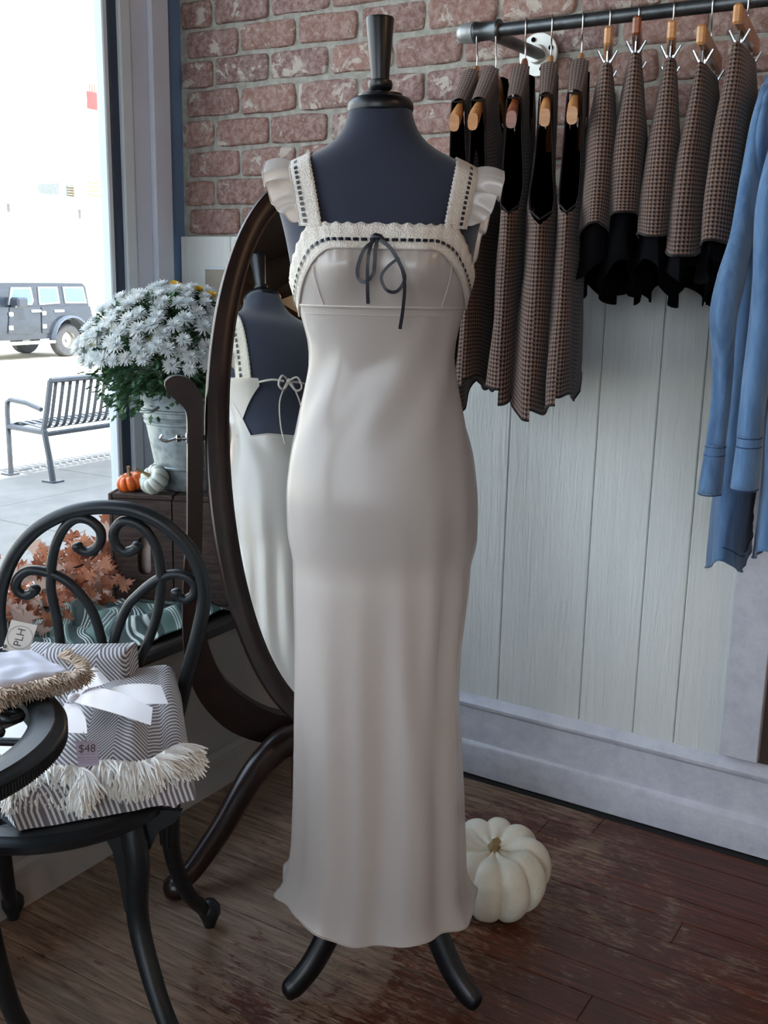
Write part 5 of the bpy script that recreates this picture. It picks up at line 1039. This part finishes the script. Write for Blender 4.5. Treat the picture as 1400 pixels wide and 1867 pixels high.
def garment(name, x, al, T, label, cat, group, mt_, zlist, armhole=None, shoulder=None, hemf=None, seed=0, lin_=None, seams=True, uvp='front_back'):
    """T rows: z, half length along the hanger, half thickness; two panels meeting at the side edges, open where there is an armhole"""
    C0, n_, m_ = frame_of(x, al); t = thing(name, (x, RY, 1.6), label, cat, group); zb, zt_ = zlist
    def shz(c):
        c = abs(c); return 1.605+table(((.0, .150), (.045, .122), (.09, .090), (.14, .056), (.185, .028)), max(c, .055))[0]-(.13*sqrt(1-c/.055) if c < .055 else 0)
    def P(sg, s, v):
        zz = lerp(zb, zt_, v); a, tk = stable(T, zz)
        nr = a; fr_ = a
        if armhole and zz > armhole[0]:
            q = (zz-armhole[0])/(zt_-armhole[0]); k = min(1, q*6)**.5; nr = lerp(a, lerp(armhole[1], armhole[2], max(0, (q-.5)*2)), k); fr_ = nr
        th0 = math.acos(min(1, nr/a)**1.4); th_ = lerp(th0, pi, s); c = a*math.copysign(abs(cos(th_))**(1/1.4), cos(th_)); ztop_ = zz
        if shoulder: ztop_ = zz+(v**5)*(shz(c)-zt_)
        if hemf: ztop_ += hemf(c, sg)*(1-v)**4
        w_ = max(0, sin(th_))**.80
        wob = .010*mnoise.noise(V3((c*9+seed, zz*3.2, sg*3+seed)))*(1-v*.7)+.006*mnoise.noise(V3((c*22, zz*7+seed, sg)))*(1-v)
        return C0+n_*c+m_*(sg*tk*w_+wob*min(1, w_*2))+V3((0, 0, ztop_))
    H_ = zt_-zb
    for sg in (1, -1):
        if sg > 0: mb = MB()
        u0_ = len(mb.v); mb.grid(lambda u, v: P(sg, u if sg > 0 else 1-u, v), 36, 56, uvs=lambda u, v: ((.9*sg*stable(T, lerp(zb, zt_, v))[0]*(2*u-1)*1.06+sg*.31, v*H_)))
        for j in range(57):                          # pattern follows the cloth: arc length from the near side edge
            acc = 0; ids = [u0_+j*37+i for i in (range(37) if sg > 0 else range(36, -1, -1))]; mb.uv[ids[0]] = (0, j/56*H_)
            for p_, q_ in zip(ids, ids[1:]): acc += (mb.v[q_]-mb.v[p_]).length; mb.uv[q_] = (sg*acc, j/56*H_)
    mb.weld().build('cloth_panel', mt_, t, smooth=80)
    if shoulder:
        for lo_, hi_ in ((.055, .164), (-.164, -.055)):
            sp_ = MB(); nr0 = armhole[2]; a0_ = stable(T, zt_)[0]; t0_ = math.acos((nr0/a0_)**1.4)
            def sof(c): return (math.acos(math.copysign((abs(c)/a0_)**1.4, c))-t0_)/(pi-t0_)
            sp_.grid(lambda u, v: P(1, sof(lerp(lo_, hi_, u)), 1).lerp(P(-1, sof(lerp(lo_, hi_, u)), 1), v)+V3((0, 0, .006*sin(pi*v))), 10, 6, uvs=lambda u, v: (v*.04, u*.11)); sp_.f = [q[::-1] for q in sp_.f]; sp_.build('shoulder', mt_, t, smooth=80)
    if armhole:
        for nm, s0 in (('armhole_edge', 0),):
            v0 = (armhole[0]-zb)/H_; A = [P(1, s0, lerp(v0, 1, k/16)) for k in range(17)]; B = [P(-1, s0, lerp(1, v0, k/16)) for k in range(17)]
            MB().tube(A+B, .0018, 5).build(nm, mt_, t, smooth=60)
    MB().tube([P(1, k/36, 0) for k in range(37)]+[P(-1, 1-k/36, 0) for k in range(37)], .0022, 5).build('hem', mt_, t, smooth=60)
    return t, P, (C0, n_, m_)
VT = lambda zb, ah, k=1.0, th=1.0: [(zb, .235*k, .031*th), (zb+.12, .222*k, .029*th), (zb+.26, .205*k, .026*th), (ah-.03, .205*k, .025*th), (ah+.02, .208*k, .025*th), (ah+.10, .210, .022), (1.60, .212, .018), (1.70, .214, .017)]
vests = [(-1.07, 16, 1.075, 1.40, HANG, 1.0, 1.0, 'first from the left, beside the end cap', 1.742), (-1.026, 15, 1.12, 1.40, HANG, .95, 1.0, 'second from the left end of the rail', 1.731),
         (-.961, 19, 1.105, 1.437, HANGD, .96, 1.0, 'third from the left end, on a red-brown hanger', 1.747), (-.905, 22, 1.085, 1.425, HANG, 1.02, 1.25, 'fourth from the left end, the longest hem', 1.748), (-.840, 19, 1.10, 1.437, HANG, 1.0, 1.0, 'fifth from the left end, beside the first clipped skirt', 1.747)]
for i, (x, al, zb, ah, wd_, k, th, lab, zc) in enumerate(vests):
    wood_hanger(x, al, wd_, ('red-brown' if wd_ is HANGD else 'honey')+' wooden hanger, '+['first', 'second', 'third', 'fourth', 'fifth'][i]+' from the left end of the rail', zc)
    garment('wool_vest', x, al, VT(zb, ah, k, th), 'brown houndstooth wool vest, '+lab, 'vest', 'houndstooth vests on the rail', TWEED, (zb, zc-.025), (ah, .148, .165), True, lambda c, sg, i=i: .018*sin(c*24+i*2+sg)-.02*abs(c)/.2*(1 if c > 0 else -.2), seed=i*7)
def clip_hanger(x, al, label, wood=HANG, zb_=1.742):
    C0, n_, m_ = frame_of(x, al); t = thing('clip_hanger', (x, RY, zb_), label, 'hanger', 'wooden clip hangers holding the skirts'); M = Matrix((n_, m_, V3((0, 0, 1)))).transposed().to_4x4(); M.translation = C0
    MB().box((-.146, -.0075, zb_-.016), (.146, .0075, zb_+.017), M, .004).build('bar', wood, t, smooth=0)
    hook(C0, n_, m_, zb_+.012, t)
    for s_ in (-1, 1):
        c = s_*.098; k = MB(); k.tube([M @ V3((c, 0, zb_-.014)), M @ V3((c, 0, zb_-.040))], .0022, 6)
        for q in (-1, 1): k.box((c-.009, q*.003-.0012+q*.002, zb_-.068), (c+.009, q*.003+.0012+q*.002, zb_-.034), M); k.tube([M @ V3((c, q*.006, zb_-.036)), M @ V3((c, q*.017, zb_-.016))], .0026, 6)
        k.build('clip', CHROME, t, smooth=0)
    return t
sk_ = [(-.785, 20, 1.700, 1.392, .205, 'first from the left, beside the vests'), (-.728, 18, 1.712, 1.408, .200, 'second from the left, hem lifted'), (-.661, 17, 1.698, 1.375, .215, 'third from the left, middle of the five'), (-.588, 9, 1.685, 1.352, .225, 'fourth from the left, widest front'), (-.524, 7, 1.712, 1.375, .235, 'rightmost of the five, beside the blue shirts')]
for i, (x, al, ztp, zb, ah_, lab) in enumerate(sk_):
    clip_hanger(x, al, ['first', 'second', 'third', 'fourth', 'fifth'][i]+' wooden clip hanger from the left, above the skirts', HANGD if i == 1 else HANG, ztp+.042)
    T = [(zb, ah_, .036), (zb+.08, ah_*.97, .035), (zb+.18, ah_*.86, .031), (ztp-.07, .148, .023), (ztp-.03, .134, .018), (ztp, .130, .012)]
    t, P, fr_ = garment('wool_skirt', x, al, T, 'brown houndstooth wool skirt clipped to a hanger, '+lab, 'skirt', 'houndstooth skirts on the rail', TWEED, (zb, ztp), None, False, lambda c, sg, i=i: (.012 if c > 0 else -.035)*abs(c)/.2-.012*sin(c*20+i), seed=30+i*5)
    C0, n_, m_ = fr_; zl_ = 1.285-.006*(i % 2)
    def under(u, v):
        a = 2*pi*u; c, s = cos(a), sin(a); zz = lerp(zl_, zb+.06, v); aa = lerp(ah_*.93, ah_*.9, v); tk = lerp(.044, .028, v)+.012*(1-v)*sin(a*9+i*2); off = 0
        return C0+n_*(aa*c-.02*(1-v))+m_*(tk*s+.01*(1-v)*sin(a*5+i))+V3((0, 0, zz+(1-v)**2*(.02*sin(a*4+i*1.7)+(.05 if c > 0 else 0)*c)))
    lb = MB(); lb.grid(under, 72, 14, cu=True); lb.build('black_lining', BLKCLOTH, t, smooth=80)
# ---- denim shirts
def shirt(x, al, label, slv, rad_, zb, zt_, seed, a_=.20, tk=.05, mt_=DENIM, X_=None, cuff=True, name='denim_shirt', cat='shirt', group=None):
    T = [(zb, a_, tk), (zb+.3, a_*.98, tk*.95), (zt_-.25, a_, tk*.9), (zt_-.1, a_*1.0, tk*.6), (zt_-.03, a_*.75, tk*.45), (zt_, a_*.45, tk*.4)]
    t, P, fr_ = garment(name, x, al, T, label, cat, group, mt_, (zb, zt_), None, False, (lambda c, sg: .06*(c/a_)**2-.0), seed=seed); C0, n_, m_ = fr_
    P2 = [on(px, py, 'x', X_) for px, py in slv]; Ps = spline([tuple(p) for p in P2], 5); n0 = len(Ps); R = []
    for i in range(n0):
        q = i/(n0-1)*(len(rad_)-1); k = min(len(rad_)-2, int(q)); R.append(lerp(rad_[k], rad_[k+1], q-k))
    mb = MB(); seg = 20; mb.tube(Ps, R, seg, caps=False, flat=.75, up=(0, 1, 0))
    for j, p in enumerate(mb.v):
        i_, k_ = divmod(j, seg); c_ = Ps[i_]; d = p-c_; a = 2*pi*k_/seg; mb.v[j] = c_+d*(1+.10*sin(3*a+seed+i_*.12)+.06*sin(5*a+i_*.3+seed))
    mb.build('sleeve', mt_, t, smooth=80, solid=.0015)
    if cuff:
        tb_ = (Ps[-1]-Ps[-4]).normalized(); ce = MB(); L_ = .085; rr_ = R[-1]*1.12; pr_ = [Ps[-1]+tb_*(L_*k/6-.006) for k in range(7)]
        ce.tube(pr_, [rr_*(1+.16*(k/6)) for k in range(7)], 24, caps=False, flat=.7, up=(0, 1, 0)); ce.build('cuff', mt_, t, smooth=80, solid=.002)
        for zq in (0, 1, 5.7): MB().tube([Ps[-1]+tb_*(L_*zq/6-.004)+V3((0, 1, 0))*(rr_*1.03*(1+.16*zq/6)*cos(a))+tb_.cross(V3((0, 1, 0))).normalized()*(rr_*.73*(1+.16*zq/6)*sin(a)) for a in [2*pi*k/24 for k in range(24)]], .0011, 5, closed=True).build('stitching', DSEAM, t)
    MB().tube([P(1, k/36, .035)+m_*.0008 for k in range(37)], .0011, 5).build('stitching', DSEAM, t); 
    return t
DSEAM = mat('dark_denim_seam', (34, 56, 96), .9); NAVYC = mat('black_navy_wool', (14, 16, 26), .9, var=.1, Sheen=.2)
shirt(-.468, 9, 'light blue denim shirt with long sleeve, nearest the skirts', [(1402, 168), (1386, 230), (1368, 330), (1350, 430), (1334, 500), (1320, 570), (1320, 650), (1316, 720), (1304, 818)], [.020, .022, .023, .023, .027, .027, .022, .020, .020], .765, 1.66, 3, .215, .034, X_=-.445, group='blue denim shirts at the right end')
shirt(-.378, 6, 'blue denim shirt with long sleeve, second from the skirts, at the frame edge', [(1440, 220), (1420, 290), (1402, 380), (1396, 500), (1390, 600), (1376, 710), (1366, 802)], [.022, .024, .026, .026, .026, .024, .022], .80, 1.66, 9, .235, .034, X_=-.365, group='blue denim shirts at the right end')
C0, n_, m_ = frame_of(-.318, 6)
garment('navy_coat', -.345, 3, [(.86, .16, .016), (1.3, .17, .016), (1.6, .16, .016), (1.68, .08, .012)], 'almost black long coat hanging behind the blue denim shirts', 'coat', None, NAVYC, (.86, 1.68), None, False, None, seed=51)
garment('brown_felt_vest', -.322, 3, [(.985, .235, .018), (1.3, .21, .018), (1.6, .2, .018), (1.68, .08, .012)], 'brown felt garment at the right edge of the frame beside the denim sleeve', 'vest', None, BROWNF, (.985, 1.68), None, False, None, seed=61)
for x in (-.468, -.378, -.345, -.322): wood_hanger(x, 8 if x < -.36 else 3, HANG, {-.468: 'wooden hanger inside the first blue denim shirt', -.378: 'wooden hanger inside the second blue denim shirt', -.345: 'wooden hanger inside the near-black coat', -.322: 'wooden hanger inside the brown felt garment'}[x], 1.715, 1.585, .72)
